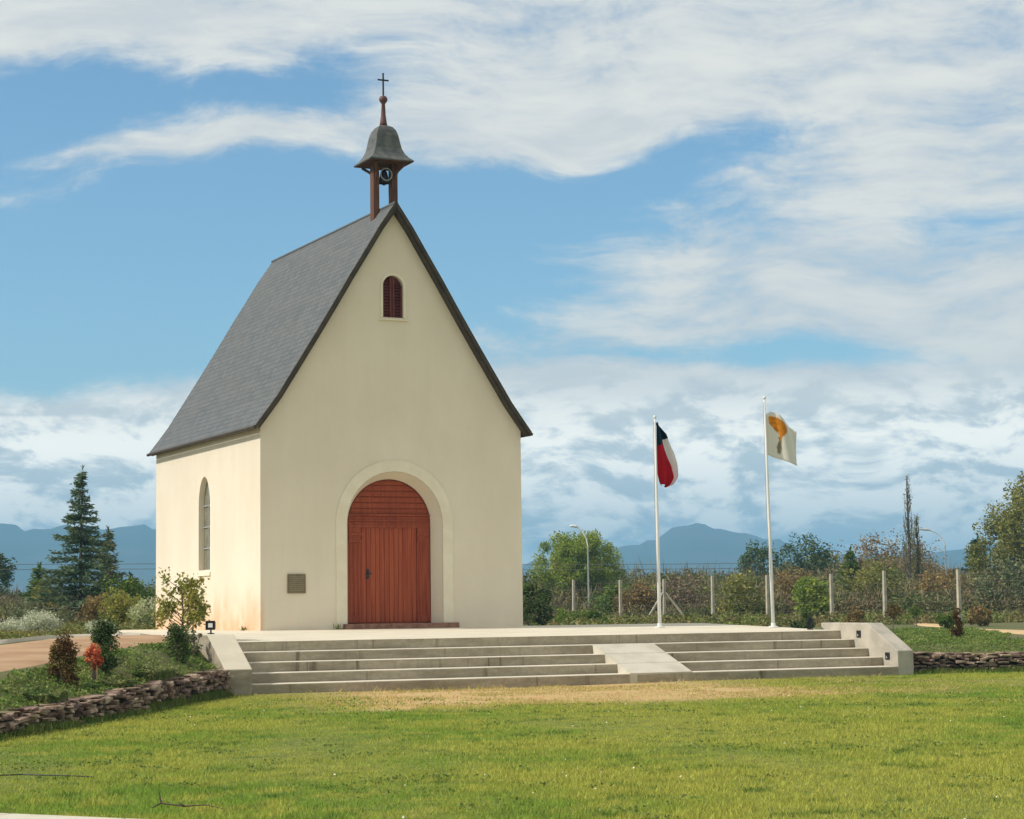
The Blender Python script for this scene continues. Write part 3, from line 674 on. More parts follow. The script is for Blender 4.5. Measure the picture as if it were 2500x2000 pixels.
M['midfol'] = leafmat('mid_green_leaves', (.09,.16,.03), (.19,.25,.05), 1.2, .4, .3)
M['willow'] = leafmat('fresh_green_leaves', (.20,.28,.045), (.38,.43,.09), .8, .35, .35)
M['olive'] = leafmat('olive_leaves', (.16,.19,.05), (.32,.30,.08), .8, .4, .3)
M['brownfol'] = leafmat('russet_leaves', (.20,.15,.06), (.32,.22,.09), 1., .4, .3)
M['twig'] = leafmat('dry_brown_twigs', (.17,.135,.075), (.26,.22,.12), .6, .4, .2, .9)
M['silver'] = leafmat('silver_leaves', (.46,.50,.36), (.66,.68,.50), 2., .25, .2)
M['orange'] = leafmat('orange_red_leaves', (.60,.13,.06), (.66,.24,.12), 4., .25, .35)
M['redbrown'] = leafmat('reddish_brown_leaves', (.12,.055,.025), (.17,.13,.035), 3., .4, .25)
M['yellowgreen'] = leafmat('yellow_green_leaves', (.22,.25,.05), (.42,.38,.10), 3., .3, .4)
M['pink'] = leafmat('pinkish_leaves', (.30,.14,.12), (.36,.24,.16), 2., .3, .3)
M['palebloom'] = leafmat('cream_blossom', (.60,.60,.38), (.45,.50,.22), 3., .2, .3)

M['thicket'] = leafmat('mixed_thicket_leaves', (.09,.15,.03), (.25,.18,.10), .45, .45, .2)
M['thicket2'] = leafmat('mixed_thicket_leaves_olive', (.13,.20,.035), (.24,.175,.085), .38, .45, .2)
def root(name, x, y, label, cat, group=None, z=None):
    return empty(name, (x, y, tz(x, y) if z is None else z), label, cat, group)
def clumps(c, rx, ry, rz, k, rng, shell=.75):
    d = rng.normal(size=(k, 3)); d /= np.linalg.norm(d, axis=1)[:, None]
    r = rng.uniform(shell*.35, 1, k)**.6
    return np.array(c)+d*r[:, None]*np.array([rx, ry, rz])*.82
def leaf_cloud(cs, rc, n, size, rng, **k):
    """leaves on the surface of every clump"""
    P = []
    for c in cs:
        d = rng.normal(size=(n, 3)); d /= np.linalg.norm(d, axis=1)[:, None]
        P.append(c+d*(rng.uniform(.35, 1.1, n)**.7)[:, None]*rc*rng.uniform(.6, 1.25))
    return leaf_quads(np.concatenate(P), size, rng, **k)
def bush(x, y, h, r, lm, label, cat='shrub', group=None, n=26, per=90, size=.05, name='shrub', squash=1., stems=6, seed=0, lift=.0, top=.0, ry=None):
    rng = np.random.default_rng(seed+int(abs(x*31+y*17))); z = tz(x, y); ry = ry or r
    o = root(name, x, y, label, cat, group)
    c = np.array([x, y, z+lift+(h-lift)*.46]); cs = clumps(c, r, ry, (h-lift)*.60, n, rng); cs[:, 2] = np.maximum(cs[:, 2], z+lift+.03)
    if top: t_ = (cs[:, 2]-z)/h; cs[:, :2] = np.array([x, y])+(cs[:, :2]-np.array([x, y]))*(1-top*t_)[:, None]
    faces_obj('foliage', leaf_cloud(cs, max(r*.32, .05), per, size, rng), 4, lm, o)
    s = MB()
    for i in range(stems):
        e = cs[rng.integers(len(cs))]; s.tube([(x+rng.normal()*.02, y+rng.normal()*.02, z-.03), ((x+e[0])/2, (y+e[1])/2, z+(e[2]-z)*.55), tuple(e)], [.014*h+.005, .010*h+.004, .004], 5)
    s.build('stem', M['trunk'], o); return o
def conifer(x, y, h, r, lm, label, cat='tree', seed=1, tiers=16, nb=9, card=.14, group=None, droop=.25, start=.06, gap=0., name='conifer', power=.9, dens=1.):
    rng = np.random.default_rng(seed); z = tz(x, y); o = root(name, x, y, label, cat, group)
    MB().tube([(x, y, z-.1), (x, y, z+h*.5), (x+.01*h, y, z+h)], [.03*h/3+.03, .02*h/3+.015, .006], 8).build('trunk', M['trunk'], o)
    P = []; D = []; br = MB()
    for i in range(tiers):
        t = start+(1-start)*(i+rng.uniform(-.2, .2))/tiers; t = min(max(t, start), .985); L0 = r*(1-t)**power+.03*h*.3
        for k in range(nb):
            a = rng.uniform(0, 6.283); L = L0*rng.uniform(.55, 1.2); zz = z+h*t+rng.uniform(-.5, .5)*h/tiers*.8
            d = np.array([math.cos(a), math.sin(a), 0.]); m_ = max(4, int(L/card*3.2*dens))
            s = np.linspace(.08, 1, m_); pts = np.array([x, y, zz])+d*(s*L)[:, None]; pts[:, 2] += -droop*L*s+droop*.75*L*s**2.2
            if L > .2 and r > 1: br.tube([tuple(pts[0]), tuple(pts[len(pts)//2]), tuple(pts[-1])], [.012, .009, .004], 4, False)
            for rep in range(5):
                dd = d+rng.normal(size=(m_, 3))*np.array([.75, .75, .35]); P.append(pts+rng.normal(size=(m_, 3))*card*.22); D.append(dd)
    for rep in range(2):
        s = rng.uniform(.80, 1.02, int(30*dens)); P.append(np.stack([x+0*s+.01*h*s, y+0*s, z+h*s], -1)); D.append(rng.normal(size=(len(s), 3))*.35+np.array([0, 0, 1]))
    P = np.concatenate(P); D = np.concatenate(D)
    faces_obj('crown', along_quads(P, D, card*rng.uniform(.7, 1.4, len(P)), card*.32, rng), 4, lm, o); (br.build('branches', M['trunk'], o) if len(br.v) > 60 and r > .9 else None); return o
def broadleaf(x, y, h, rx, ry, lm, label, seed=1, n=60, per=120, size=.16, cz=.6, rz=None, group=None, name='broadleaf_tree', rc=None, weep=0., lm2=None, limbs=9, trunkr=.12, shell=.75):
    rng = np.random.default_rng(seed); z = tz(x, y); o = root(name, x, y, label, 'tree', group)
    rz = rz or h*.42; cs = clumps((x, y, z+h*cz), rx*1.28, ry*1.28, rz*1.05, n, rng, shell)
    s = MB(); s.tube([(x, y, z-.2), (x+.05, y, z+h*.25), (x-.03, y, z+h*cz)], [trunkr*1.3, trunkr, trunkr*.5], 8)
    for i in range(limbs):
        e = cs[rng.integers(len(cs))]; s.tube([(x, y, z+h*rng.uniform(.15, .4)), ((x+e[0])/2+rng.normal()*.1, (y+e[1])/2, z+h*.3+(e[2]-z-h*.3)*.6), tuple(e)], [trunkr*.5, trunkr*.32, .02], 6)
    s.build('trunk', M['trunk'], o)
    q = leaf_cloud(cs, rc or rx*.28, per, size, rng, droop=weep); faces_obj('crown', q, 4, lm, o)
    return o

# ---------------------------------------------------------------- lawn grass
def vnoise(x, y, s, seed=0):
    """cheap smooth value noise"""
    g_ = np.random.default_rng(seed).uniform(-1, 1, (64, 64)); u = x*s; v = y*s
    i = np.floor(u).astype(int); j = np.floor(v).astype(int); fu = sm(u-i); fv = sm(v-j)
    G_ = lambda a, b: g_[a % 64, b % 64]
    return (G_(i, j)*(1-fu)+G_(i+1, j)*fu)*(1-fv)+(G_(i, j+1)*(1-fu)+G_(i+1, j+1)*fu)*fv
camx, camy = -12.875, -38.438
def lawn_blades(n, seed):
    rng = np.random.default_rng(seed)
    d = rng.uniform(10.5, 45, n*2)**1.0; a = yaw+rad(1)*rng.uniform(-23, 22, n*2)
    x = camx+d*np.sin(a); y = camy+d*np.cos(a)
    ok = (y < yb(x)-.02) & ~((x > SL-.05) & (x < SR+.1) & (y > -6.98+PH*x)) & ~((x > SL-.5) & (x < SR+.4) & (y > -6.95))
    dm = sm((y+1.3*vnoise(x, y, .7, 3)+.5*vnoise(x, y, 2.3, 4)+13.4)/1.3)*sm((x-.30*y+.6)/2.4)*sm((7.4-x)/3.0)
    ok &= rng.uniform(0, 1, n*2) > dm*.985
    return x[ok][:n], y[ok][:n], d[ok][:n], rng
x, y, d, rng = lawn_blades(470000, 11)
n = len(x); tuft = np.clip(.75+.45*vnoise(x, y, 1.7, 5)+.35*vnoise(x, y, 6, 6), .35, 1.7)
# longer uncut grass along the foot of the stone walls
nearw = np.clip(1-(yb(x)-y)/.55, 0, 1)*((x < -2.9) | (x > 10.2))
H = (.020+.016*tuft)*(1+3.2*nearw)*rng.uniform(.6, 1.4, n); wd = .0055*(d/18)**.6*rng.uniform(.7, 1.4, n)
ln_ = rng.normal(size=(n, 2))*.45; a = rng.uniform(0, 6.283, n); e = np.stack([np.cos(a), np.sin(a)], -1)
B = np.stack([x, y, np.full(n, -.955)+.02*np.sin(x*.8)*0], -1)
q = np.zeros((n, 3, 3)); q[:, 0] = B; q[:, 1] = B; q[:, 2] = B
q[:, 0, :2] -= e*wd[:, None]; q[:, 1, :2] += e*wd[:, None]; q[:, 2, :2] += ln_*H[:, None]; q[:, 2, 2] += H
tag(faces_obj('lawn_grass', q, 3, M['grass']), kind='stuff')
rng = np.random.default_rng(12); n = 42000; x = rng.uniform(-2.6, 9.5, n); y = rng.uniform(-14, -6.95, n)
k = (vnoise(x, y, 1.2, 14)+.6*vnoise(x, y, 4, 15) > -.15) & (y < -7.0+PH*x); x, y = x[k], y[k]; n = len(x); a = rng.uniform(0, 6.283, n); e = np.stack([np.cos(a), np.sin(a)], -1)
H = .03*rng.uniform(.4, 1.5, n)*(1+2.2*np.clip(1-(-7.0-y)/.18, 0, 1)); q = np.zeros((n, 3, 3)); q[:] = np.stack([x, y, np.full(n, -.952)], -1)[:, None]
q[:, 0, :2] -= e*.008; q[:, 1, :2] += e*.008; q[:, 2, :2] += rng.normal(size=(n, 2))*.8*H[:, None]; q[:, 2, 2] += H
tag(faces_obj('dry_grass', q, 3, leafmat('straw_grass', (.42,.38,.12), (.66,.52,.24), 2.5, .3, .4)), kind='stuff')
# darker broad-leaved weeds and clover patches in the lawn
rng = np.random.default_rng(21); n = 26000; dd = rng.uniform(11, 31, n*3); a = yaw+rad(1)*rng.uniform(-18, 18, n*3); x = camx+dd*np.sin(a); y = camy+dd*np.cos(a)
ok = (.5*vnoise(x, y, .45, 8)+1.0*vnoise(x, y, 2.6, 9) > .62) & (y < yb(x)-.1) & (y < -7.2); x, y, dd = x[ok][:n], y[ok][:n], dd[ok][:n]
P_ = np.stack([x, y, -.94+rng.uniform(.005, .035, len(x))], -1)
tag(faces_obj('clover', leaf_quads(P_, .028, rng, .7, .6), 4, M['cover']), kind='stuff')

rng = np.random.default_rng(23); n = 300; dd = rng.uniform(11, 28, n); a = yaw+rad(1)*rng.uniform(-18, 18, n); x = camx+dd*np.sin(a); y = camy+dd*np.cos(a); k = (y < yb(x)-.3) & (y < -8) & (vnoise(x, y, .6, 24) > -.1); x, y = x[k], y[k]
tag(faces_obj('daisies', leaf_quads(np.stack([x, y, np.full(len(x), -.905)], -1), .018, rng, .9, .9), 4, mat('pale_petals', (.70,.70,.55), .8)), kind='stuff')
# ---------------------------------------------------------------- dry stone walls
def stone_wall(pts, label, seed, rows=6, sl=.17, zfun=None, h0=.40):
    rng = np.random.default_rng(seed); pts = np.array(pts, float); seg = np.linalg.norm(np.diff(pts, axis=0), axis=1); D = np.r_[0, np.cumsum(seg)]
    mx, my = pts[len(pts)//2]; o = empty('stone_wall', (mx, my, -.95), label, 'wall')
    core = MB(); s = MB()
    for i in range(len(pts)-1):
        a, b_ = pts[i], pts[i+1]; t = (b_-a)/np.linalg.norm(b_-a); nn = np.array([-t[1], t[0]])
        za, zb_ = float(wtop(a[0]))-.05, float(wtop(b_[0]))-.05
        A0, A1, B0, B1 = a-nn*.06, a+nn*.20, b_-nn*.06, b_+nn*.20
        core.add([(*A0,-1.1),(*B0,-1.1),(*B1,-1.1),(*A1,-1.1),(*A0,za),(*B0,zb_),(*B1,zb_),(*A1,za)], [(0,3,2,1),(4,5,6,7),(0,1,5,4),(1,2,6,5),(2,3,7,6),(3,0,4,7)])
    core.build('wall_core', M['earthcore'], o)
    for r in range(rows+1):
        u = rng.uniform(0, .2)
        while u < D[-1]:
            L = sl*rng.uniform(.5, 1.5); c = min(u+L/2, D[-1]); px = np.interp(c, D, pts[:, 0]); py = np.interp(c, D, pts[:, 1])
            i = min(np.searchsorted(D, c)-1, len(seg)-1); i = max(i, 0); t = (pts[i+1]-pts[i])/seg[i]; nn = np.array([-t[1], t[0]])
            H_ = float(wtop(px))+.95; rh = H_/rows
            zc = -.97+rh*(r+.5)+rng.normal()*.012; hh = rh*rng.uniform(.62, 1.02); dp = rng.uniform(.12, .26); ofs = -.10+rng.uniform(-.07, .04)
            if r == rows: zc = -.97+H_+rng.uniform(-.01, .03); hh = rh*.55; ofs = .02+rng.uniform(-.05, .06); dp = .34
            k = [(-.5,-.5,-.5),(.5,-.5,-.5),(.5,.5,-.5),(-.5,.5,-.5),(-.5,-.5,.5),(.5,-.5,.5),(.5,.5,.5),(-.5,.5,.5)]; ang = rng.normal()*.20; tl = rng.normal()*.12
            vv = []
            for (aa, bb, c2) in k:
                aa = aa*L*.96*rng.uniform(.82, 1.06); bb = bb*dp*rng.uniform(.8, 1.1); c2 = c2*hh*rng.uniform(.55, 1.2)+aa*tl
                pt = np.array([px, py])+t*(aa*math.cos(ang)-bb*math.sin(ang))+nn*(ofs+.05+aa*math.sin(ang)+bb*math.cos(ang))
                vv.append((pt[0], pt[1], zc+c2))
            s.add(vv, [(0,3,2,1),(4,5,6,7),(0,1,5,4),(1,2,6,5),(2,3,7,6),(3,0,4,7)]); u += L
    s.build('stones', M['stone'], o, bevel=.012); return o
stone_wall([(-16,-24.7),(-12,-21.5),(-10,-18.5),(-8.19,-15.63),(-7.15,-14.05),(-5.78,-11.64),(-4.06,-8.62),(-3.0,-6.93)], 'low curving dry stone wall of brown rocks left of the steps', 5)
stone_wall([(10.36,-6.52),(11.4,-6.53),(13,-7.12),(14.6,-8.1)], 'short low brown stone wall right of the steps', 9)

rng = np.random.default_rng(15); n = 26000; u = rng.uniform(0, 1, n); xa_ = np.where(u < .8, rng.uniform(-10.5, -2.9, n), rng.uniform(10.3, 15, n)); ya_ = yb(xa_)-.14-np.abs(rng.normal(size=n))*.22
k = vnoise(xa_, ya_, 1.6, 17)+.5 > rng.uniform(-.4, .9, n); xa_, ya_ = xa_[k], ya_[k]; n = len(xa_)
Hh = rng.uniform(.07, .20, n)*(.7+.4*vnoise(xa_, ya_, 2.1, 18)); D_ = rng.normal(size=(n, 3))*.35+np.array([0, 0, 1.])
tag(faces_obj('long_grass', along_quads(np.stack([xa_, ya_, np.full(n, -.95)], -1), D_, Hh, .013, rng), 4, M['longgrass']), kind='stuff')
# ---------------------------------------------------------------- beds beside the steps
def bed_cover(name, fn, n, seed, lm, size=.05, hh=.10, dens=lambda x, y: 1):
    rng = np.random.default_rng(seed); x, y = fn(rng, n); k = dens(x, y) > rng.uniform(0, 1, len(x)); x, y = x[k], y[k]
    z = terrain(x, y); hgt = hh*np.clip(.55+.6*vnoise(x, y, 1.6, seed)+.3*vnoise(x, y, 5, seed+1), .1, 1.6)
    P_ = np.stack([x, y, z+hgt*rng.uniform(0, 1, len(x))**.6], -1)
    return tag(faces_obj(name, leaf_quads(P_, size, rng, .55, .25), 4, lm), kind='stuff')
def left_bed(rng, n):
    x = rng.uniform(-16, -2.5, n*2); y = rng.uniform(-24, -1.5, n*2)
    pe = np.interp(x, [-18,-12.6,-9.3,-7.75,-6.85,-5.8,-4.6,-3.5,-2.5], [-25,-20.6,-16.2,-13.5,-11.8,-9.5,-7.2,-5.3,-4.2])-.05
    k = (y > yb(x)+.08) & (y < pe+.1*np.sin(x*9)) & ((x < -2.95) | (y > -5)); return x[k], y[k]
bed_cover('ground_cover', left_bed, 170000, 31, M['cover'], .05, .10, lambda x, y: np.clip(.75+.9*vnoise(x, y, 1.1, 33), .1, 1))
def wall_edge(rng, n):
    x = rng.uniform(-15, -3.1, n*2); o_ = rng.uniform(-.10, .55, n*2); y = yb(x)+np.maximum(o_, .02); k = (vnoise(x, y, 1.5, 36)+.5*vnoise(x, y, 4, 37) > .12); return x[k], y[k]
bed_cover('trailing_plants', wall_edge, 60000, 35, leafmat('trailing_leaves', (.12,.18,.05), (.30,.31,.12), 3., .4, .3), .045, .17)
def right_bed(rng, n):
    x = rng.uniform(10.4, 28, n*2); y = rng.uniform(-9, 14, n*2)
    edge = np.interp(y, [-8,-5.2,-4.2,-3.4,-2.2,-1.2,2.6,8.2,12.9], [22,19,15.6,14.6,16.0,17.0,20.3,23.8,27.1]); k = (y > yb(x)+.3) & (x < edge) & ((x > 17) | (y < 6)); return x[k], y[k]
bed_cover('ground_cover', right_bed, 110000, 41, M['cover'], .05, .08, lambda x, y: np.clip(.8+.8*vnoise(x, y, 1.1, 43), .1, 1))
def behind_left(rng, n):
    x = rng.uniform(-9, 6, n*2); y = rng.uniform(-2, 45, n*2); lo = np.interp(x, [-9,-5.6,-4.4,-3.8,-2.4,0,6], [-3,-3.2,-1.2,-.2,.6,8,8]); k = (y > lo) & ~((x > -2.6) & (y < 9)); return x[k], y[k]
bed_cover('field_weeds', behind_left, 90000, 51, M['weed'], .07, .22)
def behind_right(rng, n):
    x = rng.uniform(6, 62, n*3); y = rng.uniform(.8, 60, n*3); k = (y > .8+0*x) & ~((x < 10) & (y < 8)) & (x-y > -19) & (x-.62*y > 4)
    near = np.interp(y, [0,5,13,20], [17,22,28,33]); k &= ~((x > near-9) & (x < near+9) & (y < 24)); return x[k], y[k]
bed_cover('field_weeds', behind_right, 130000, 61, M['thicket2'], .13, .42)

bush(-6.80, -12.60, .70, .29, M['redbrown'], 'small bronze green upright shrub, nearest of the pair behind the stone wall', group='little upright conifers in the left bed', n=44, per=80, size=.042, top=.7, name='dwarf_conifer')
bush(-5.77, -10.63, .80, .33, M['darkfol'], 'small dark green cone shaped shrub just right of the orange plant', group='little upright conifers in the left bed', n=50, per=90, size=.042, top=.75, name='dwarf_conifer')
bush(-3.73, -7.16, .66, .28, M['darkfol'], 'plump dark green shrub beside the left cheek wall', group='little upright conifers in the left bed', n=34, per=90, size=.045, top=.5, name='dwarf_conifer')
o = bush(-6.14, -11.5, .46, .12, M['orange'], 'orange red leaved plant tied to a thin stake in the left bed', 'plant', n=14, per=60, size=.05, name='azalea', lift=.16)
z0 = tz(-6.14, -11.5); MB().tube([(-6.10, -11.53, z0-.1), (-6.11, -11.53, z0+.47)], .011, 6).build('stake', mat('pale_bamboo', (.50,.38,.20), .7), o)
bush(-3.14, -6.06, .46, .17, M['greyfol'], 'small grey leaved plant under the spotlight', 'plant', n=12, per=40, size=.05, name='plant')
# young large-leaved tree in front of the side wall
rng = np.random.default_rng(77); x0, y0 = -2.76, -4.05; z0 = tz(x0, y0)
o = root('young_tree', x0, y0, 'young tree with large yellow green leaves in front of the sunlit side wall', 'tree')
s = MB(); s.tube([(x0, y0, z0-.05), (x0+.02, y0, z0+.55), (x0-.02, y0, z0+1.12)], [.022, .017, .008], 7); ends = []
for i in range(34):
    a = rng.uniform(0, 6.283); t = rng.uniform(.0, 1.0); L = .42*(1.1-.5*t)*rng.uniform(.6, 1.15); zz = z0+.18+.86*t
    e = (x0+math.cos(a)*L, y0+math.sin(a)*L, zz+L*.55); s.tube([(x0, y0, zz-.06), (x0+math.cos(a)*L*.6, y0+math.sin(a)*L*.6, zz+L*.2), e], [.009, .006, .003], 5); ends.append(e)
s.build('trunk', M['trunk'], o)
P_ = np.concatenate([np.array(e)+rng.normal(size=(46, 3))*np.array([.07,.07,.06]) for e in ends]+[np.array([x0, y0, z0+1.17])+rng.normal(size=(22, 3))*.06])
faces_obj('leaves', leaf_quads(P_, .082, rng, .55, .2), 4, M['yellowgreen'], o)

# silver mounds and flowering bushes beyond the path
bush(-4.35, 2.05, .30, .36, M['silver'], 'silver leaved mound leftmost in the bed beyond the path', group='silver leaved mounds', n=46, per=130, size=.035, name='silver_bush')
bush(-3.92, 1.48, .44, .46, M['silver'], 'largest silver leaved mound beyond the path below the spruce', group='silver leaved mounds', n=80, per=140, size=.035, name='silver_bush')
bush(-3.0, .65, .26, .34, M['silver'], 'low silver leaved mound nearest the chapel side wall', group='silver leaved mounds', n=46, per=130, size=.035, name='silver_bush')
bush(.75, 10.9, .75, .50, M['palebloom'], 'shrub with pale blossom close to the chapel rear corner', n=30, per=70, size=.08, name='flowering_shrub')
bush(1.9, 17.2, 1.15, .75, M['yellowgreen'], 'yellow green shrub behind the blossoming shrub', n=34, per=80, size=.1)
bush(2.2, 20.4, 1.05, .9, M['brownfol'], 'russet brown shrub between the spruce and the chapel', n=34, per=80, size=.1)
bush(.2, 20.5, .8, 1.0, M['greyfol'], 'grey green bush at the foot of the spruce', n=30, per=80, size=.1)
bush(4.3, 26.0, 1.7, 1.5, M['midfol'], 'green bushy shrub rising behind the russet shrub', n=50, per=90, size=.13)
bush(-4.3, 12.5, .45, 1.1, M['cover'], 'bright green low clump at the left edge beyond the path', n=30, per=90, size=.08, name='plant')

conifer(3.04, 26.97, 5.15, 1.85, M['spruce'], 'tall blue green spruce with open tiers of branches left of the chapel', seed=3, tiers=21, nb=10, card=.13, droop=.18, power=1.15, name='spruce_tree', dens=1.0)
conifer(6.12, 35.64, 3.75, 1.05, M['greyfol'], 'narrow grey green conifer close behind the spruce', seed=4, tiers=16, nb=9, card=.16, name='conifer')
conifer(7.28, 51.91, 2.85, 1.25, M['midfol'], 'small green conifer left of the tall spruce', seed=5, tiers=14, nb=9, card=.18)
conifer(6.6, 47.5, 2.2, 1.6, M['olive'], 'squat olive green conifer beside the small green conifer', seed=15, tiers=12, nb=10, card=.2)
conifer(12.7, 57.0, 2.5, 2.0, M['darkfol'], 'broad dark conifer between the spruce and the chapel wall', seed=16, tiers=12, nb=10, card=.2)
broadleaf(11.3, 83.2, 5.0, 1.5, 1.5, M['darkfol'], 'dark rounded tree cut off by the left edge of the view', seed=6, n=50, per=90, size=.2, cz=.55)

# right of the chapel
bush(13.5, 15.6, 1.85, .62, M['darkfol'], 'tall dark green bush against the right corner of the chapel', n=46, per=90, size=.09)
bush(20.8, 27.9, .72, .7, M['midfol'], 'low green bush to the right of the tall dark bush', n=24, per=80, size=.1)
bush(22.6, 29.2, .70, .6, M['midfol'], 'low rounded green bush beside the braced fence post', n=24, per=80, size=.1)
broadleaf(44.49, 72.83, 5.3, 2.6, 2.4, M['willow'], 'round bright green tree beside the street lamp', seed=8, n=190, per=170, size=.15, cz=.56, rz=2.6, weep=.5, rc=.55)
broadleaf(67.94, 89.45, 5.5, 1.9, 1.7, M['darkfol'], 'dark ragged pine behind the taller flagpole', seed=9, n=40, per=80, size=.22, cz=.66, rz=1.9, name='pine_tree')
broadleaf(70.9, 87.4, 5.9, 2.3, 1.8, M['darkfol'], 'dark tree just right of the taller flagpole', seed=10, n=60, per=90, size=.22, cz=.62, name='pine_tree')
conifer(47.85, 49.18, 3.5, 1.25, M['midfol'], 'bright green conifer between two fence posts on the right', seed=11, tiers=16, nb=10, card=.17, droop=.1)
broadleaf(87.71, 102.27, 6.3, 5.2, 3., M['brownfol'], 'wide russet brown tree behind the bright green conifer', seed=12, n=90, per=90, size=.26, cz=.5, rz=3.0)
broadleaf(74.5, 92.0, 4.9, 3.6, 3., M['olive'], 'wide olive tree beyond the taller flagpole', seed=22, n=70, per=90, size=.26, cz=.45, rz=2.4)
conifer(75.84, 74.61, 5.2, 1.9, M['darkfol'], 'dark blue green conifer left of the big tree on the right', seed=13, tiers=18, nb=10, card=.24)
broadleaf(62.6, 52.6, 7.9, 2.2, 2.4, M['olive'], 'big yellow green tree cut off by the right edge', seed=14, n=120, per=120, size=.19, cz=.55, rz=3.9)
broadleaf(63.0, 56.2, 6.3, 1.7, 2.0, M['olive'], 'yellow green tree in front of and left of the big right tree', seed=17, n=80, per=110, size=.18, cz=.52, rz=3.0)
def poplar(x, y, h, label, seed, lf):
    rng = np.random.default_rng(seed); z = tz(x, y); o = root('poplar_tree', x, y, label, 'tree', 'bare poplars'); s = MB()
    s.tube([(x, y, z-.2), (x+.05, y, z+h*.5), (x, y, z+h)], [.14, .085, .02], 7); P_ = []; D_ = []
    for i in range(64):
        t = rng.uniform(.12, .95); a = rng.uniform(0, 6.283); L = h*.16*(1.1-t)+.25; w_ = L*.30
        p0 = np.array([x, y, z+h*t]); p1 = p0+np.array([math.cos(a)*w_*.7, math.sin(a)*w_*.7, L*.45]); p2 = p0+np.array([math.cos(a)*w_, math.sin(a)*w_, L*1.2])
        s.tube([tuple(p0), tuple(p1), tuple(p2)], [.035, .022, .008], 4, False)
        m_ = int((26 if t < .55 else 7)*lf); k = rng.uniform(.3, 1, m_)[:, None]; P_.append(p0+(p2-p0)*k+rng.normal(size=(m_, 3))*.09)
    s.build('trunk', M['trunk'], o); faces_obj('leaves', leaf_quads(np.concatenate(P_), .12, rng), 4, M['olive'], o); return o
poplar(65.39, 68.09, 8.75, 'tallest bare poplar with thin upright twigs', 1, 1.)
poplar(66.2, 68.3, 6.3, 'shorter bare poplar close to the tallest one', 2, .9)

HB = [(1560,98,1.9,1.5,'brownfol','russet'),(1650,102,2.2,1.6,'twigbush','bare brown'),(1800,92,2.1,1.4,'olive','olive green'),(1930,96,2.5,1.6,'brownfol','russet and green'),(1975,88,2.3,1.0,'willow','light green'),(2120,96,3.0,1.7,'olive','tall olive'),(2280,98,2.3,1.5,'brownfol','brown'),(2440,92,2.7,1.6,'greyfol','grey green'),(1490,100,1.8,1.3,'midfol','green')]
M['twigbush'] = leafmat('bare_brown_branches', (.17,.125,.085), (.24,.17,.11), 1., .4, .1)
WH = {1490:'just right of the round bright green tree',1560:'behind the braced fence post',1650:'between the two flagpoles',1800:'left of the taller flagpole',1930:'right of the taller flagpole',1975:'left of the bright green conifer',2120:'right of the bright green conifer',2280:'right of the bare poplars',2440:'below the big tree at the right edge'}
for px, dd, h_, r_, mk_, lab in HB:
    ang = yaw+math.atan((px-1250)/F); bush(camx+dd/math.cos(ang-yaw)*math.sin(ang), camy+dd/math.cos(ang-yaw)*math.cos(ang), h_, r_, M[mk_], lab+' bush behind the wire fence '+WH[px], 'bush', 'bushes behind the wire fence', n=44, per=80, size=.16, name='bush', seed=px)
# mixed scrub beyond the fence: one mass
def scrub(name, a, b_, depth, hfun, n, seed, leafm, twigm, size, twn):
    rng = np.random.default_rng(seed); a = np.array(a); b_ = np.array(b_); t = (b_-a)/np.linalg.norm(b_-a); nn = np.array([-t[1], t[0]]); L = np.linalg.norm(b_-a)
    def pos(n_):
        u = rng.uniform(0, L, n_); v = rng.uniform(0, depth, n_); p = a+t*u[:, None]+nn*v[:, None]; h = hfun(u/L, v/depth, p, rng)
        return p, h
    nb_ = int(n/70); c, h = pos(nb_); P_ = []
    for i in range(nb_):
        r = rng.uniform(.3, .75)*min(1.3, h[i]); m_ = 70; d = rng.normal(size=(m_, 3)); d /= np.linalg.norm(d, axis=1)[:, None]
        zc = tz(*c[i])+max(.15, h[i]-r)*rng.uniform(.25, 1)**.6; P_.append(np.array([c[i][0], c[i][1], zc])+d*r*rng.uniform(.4, 1.05, m_)[:, None]*np.array([1.1, 1.1, .85]))
    o = tag(faces_obj(name, leaf_quads(np.concatenate(P_), size, rng), 4, leafm), kind='stuff')
    c, h = pos(twn); z = terrain(c[:, 0], c[:, 1]); Pt = np.stack([c[:, 0], c[:, 1], z+h*rng.uniform(.1, .75, twn)], -1); D_ = rng.normal(size=(twn, 3))*np.array([.45, .45, .2])+np.array([0, 0, 1.])
    tag(faces_obj(name+'_twigs', along_quads(Pt, D_, h*rng.uniform(.25, .5, twn), .05, rng), 4, twigm), kind='stuff')
def hz(base, amp, k, seed): return lambda u, v, p, rng: np.clip(base+amp*vnoise(p[:, 0], p[:, 1], k, seed)+.35*vnoise(p[:, 0], p[:, 1], k*4, seed+1), .25, 9)
scrub('scrub', (26.5,50), (57,24), 9, hz(1.15,.45,.22,1), 80000, 71, M['thicket'], M['twig'], .15, 7000)
scrub('scrub', (38,72), (82,36), 14, hz(2.6,.7,.14,3), 100000, 72, M['thicket2'], M['twig'], .20, 8000)
scrub('scrub', (44,85), (92,50), 12, hz(3.3,.8,.12,5), 90000, 73, M['thicket'], M['twig'], .22, 6000)
def ground_at(px, dd): ang = yaw+math.atan((px-1250)/F); return (camx+dd/math.cos(ang-yaw)*math.sin(ang), camy+dd/math.cos(ang-yaw)*math.cos(ang))
scrub('scrub', ground_at(1900, 160), ground_at(2420, 160), 14, lambda u, v, p, rng: np.clip(1.6+3.1*np.sin(math.pi*np.clip(u, 0, 1))**.6+.5*vnoise(p[:, 0], p[:, 1], .12, 13), .3, 9), 70000, 77, M['brownfol'], M['twig'], .26, 5000)
scrub('scrub', (-1,45), (16,38), 12, hz(1.1,.35,.2,7), 60000, 74, M['thicket2'], M['twig'], .15, 4000)
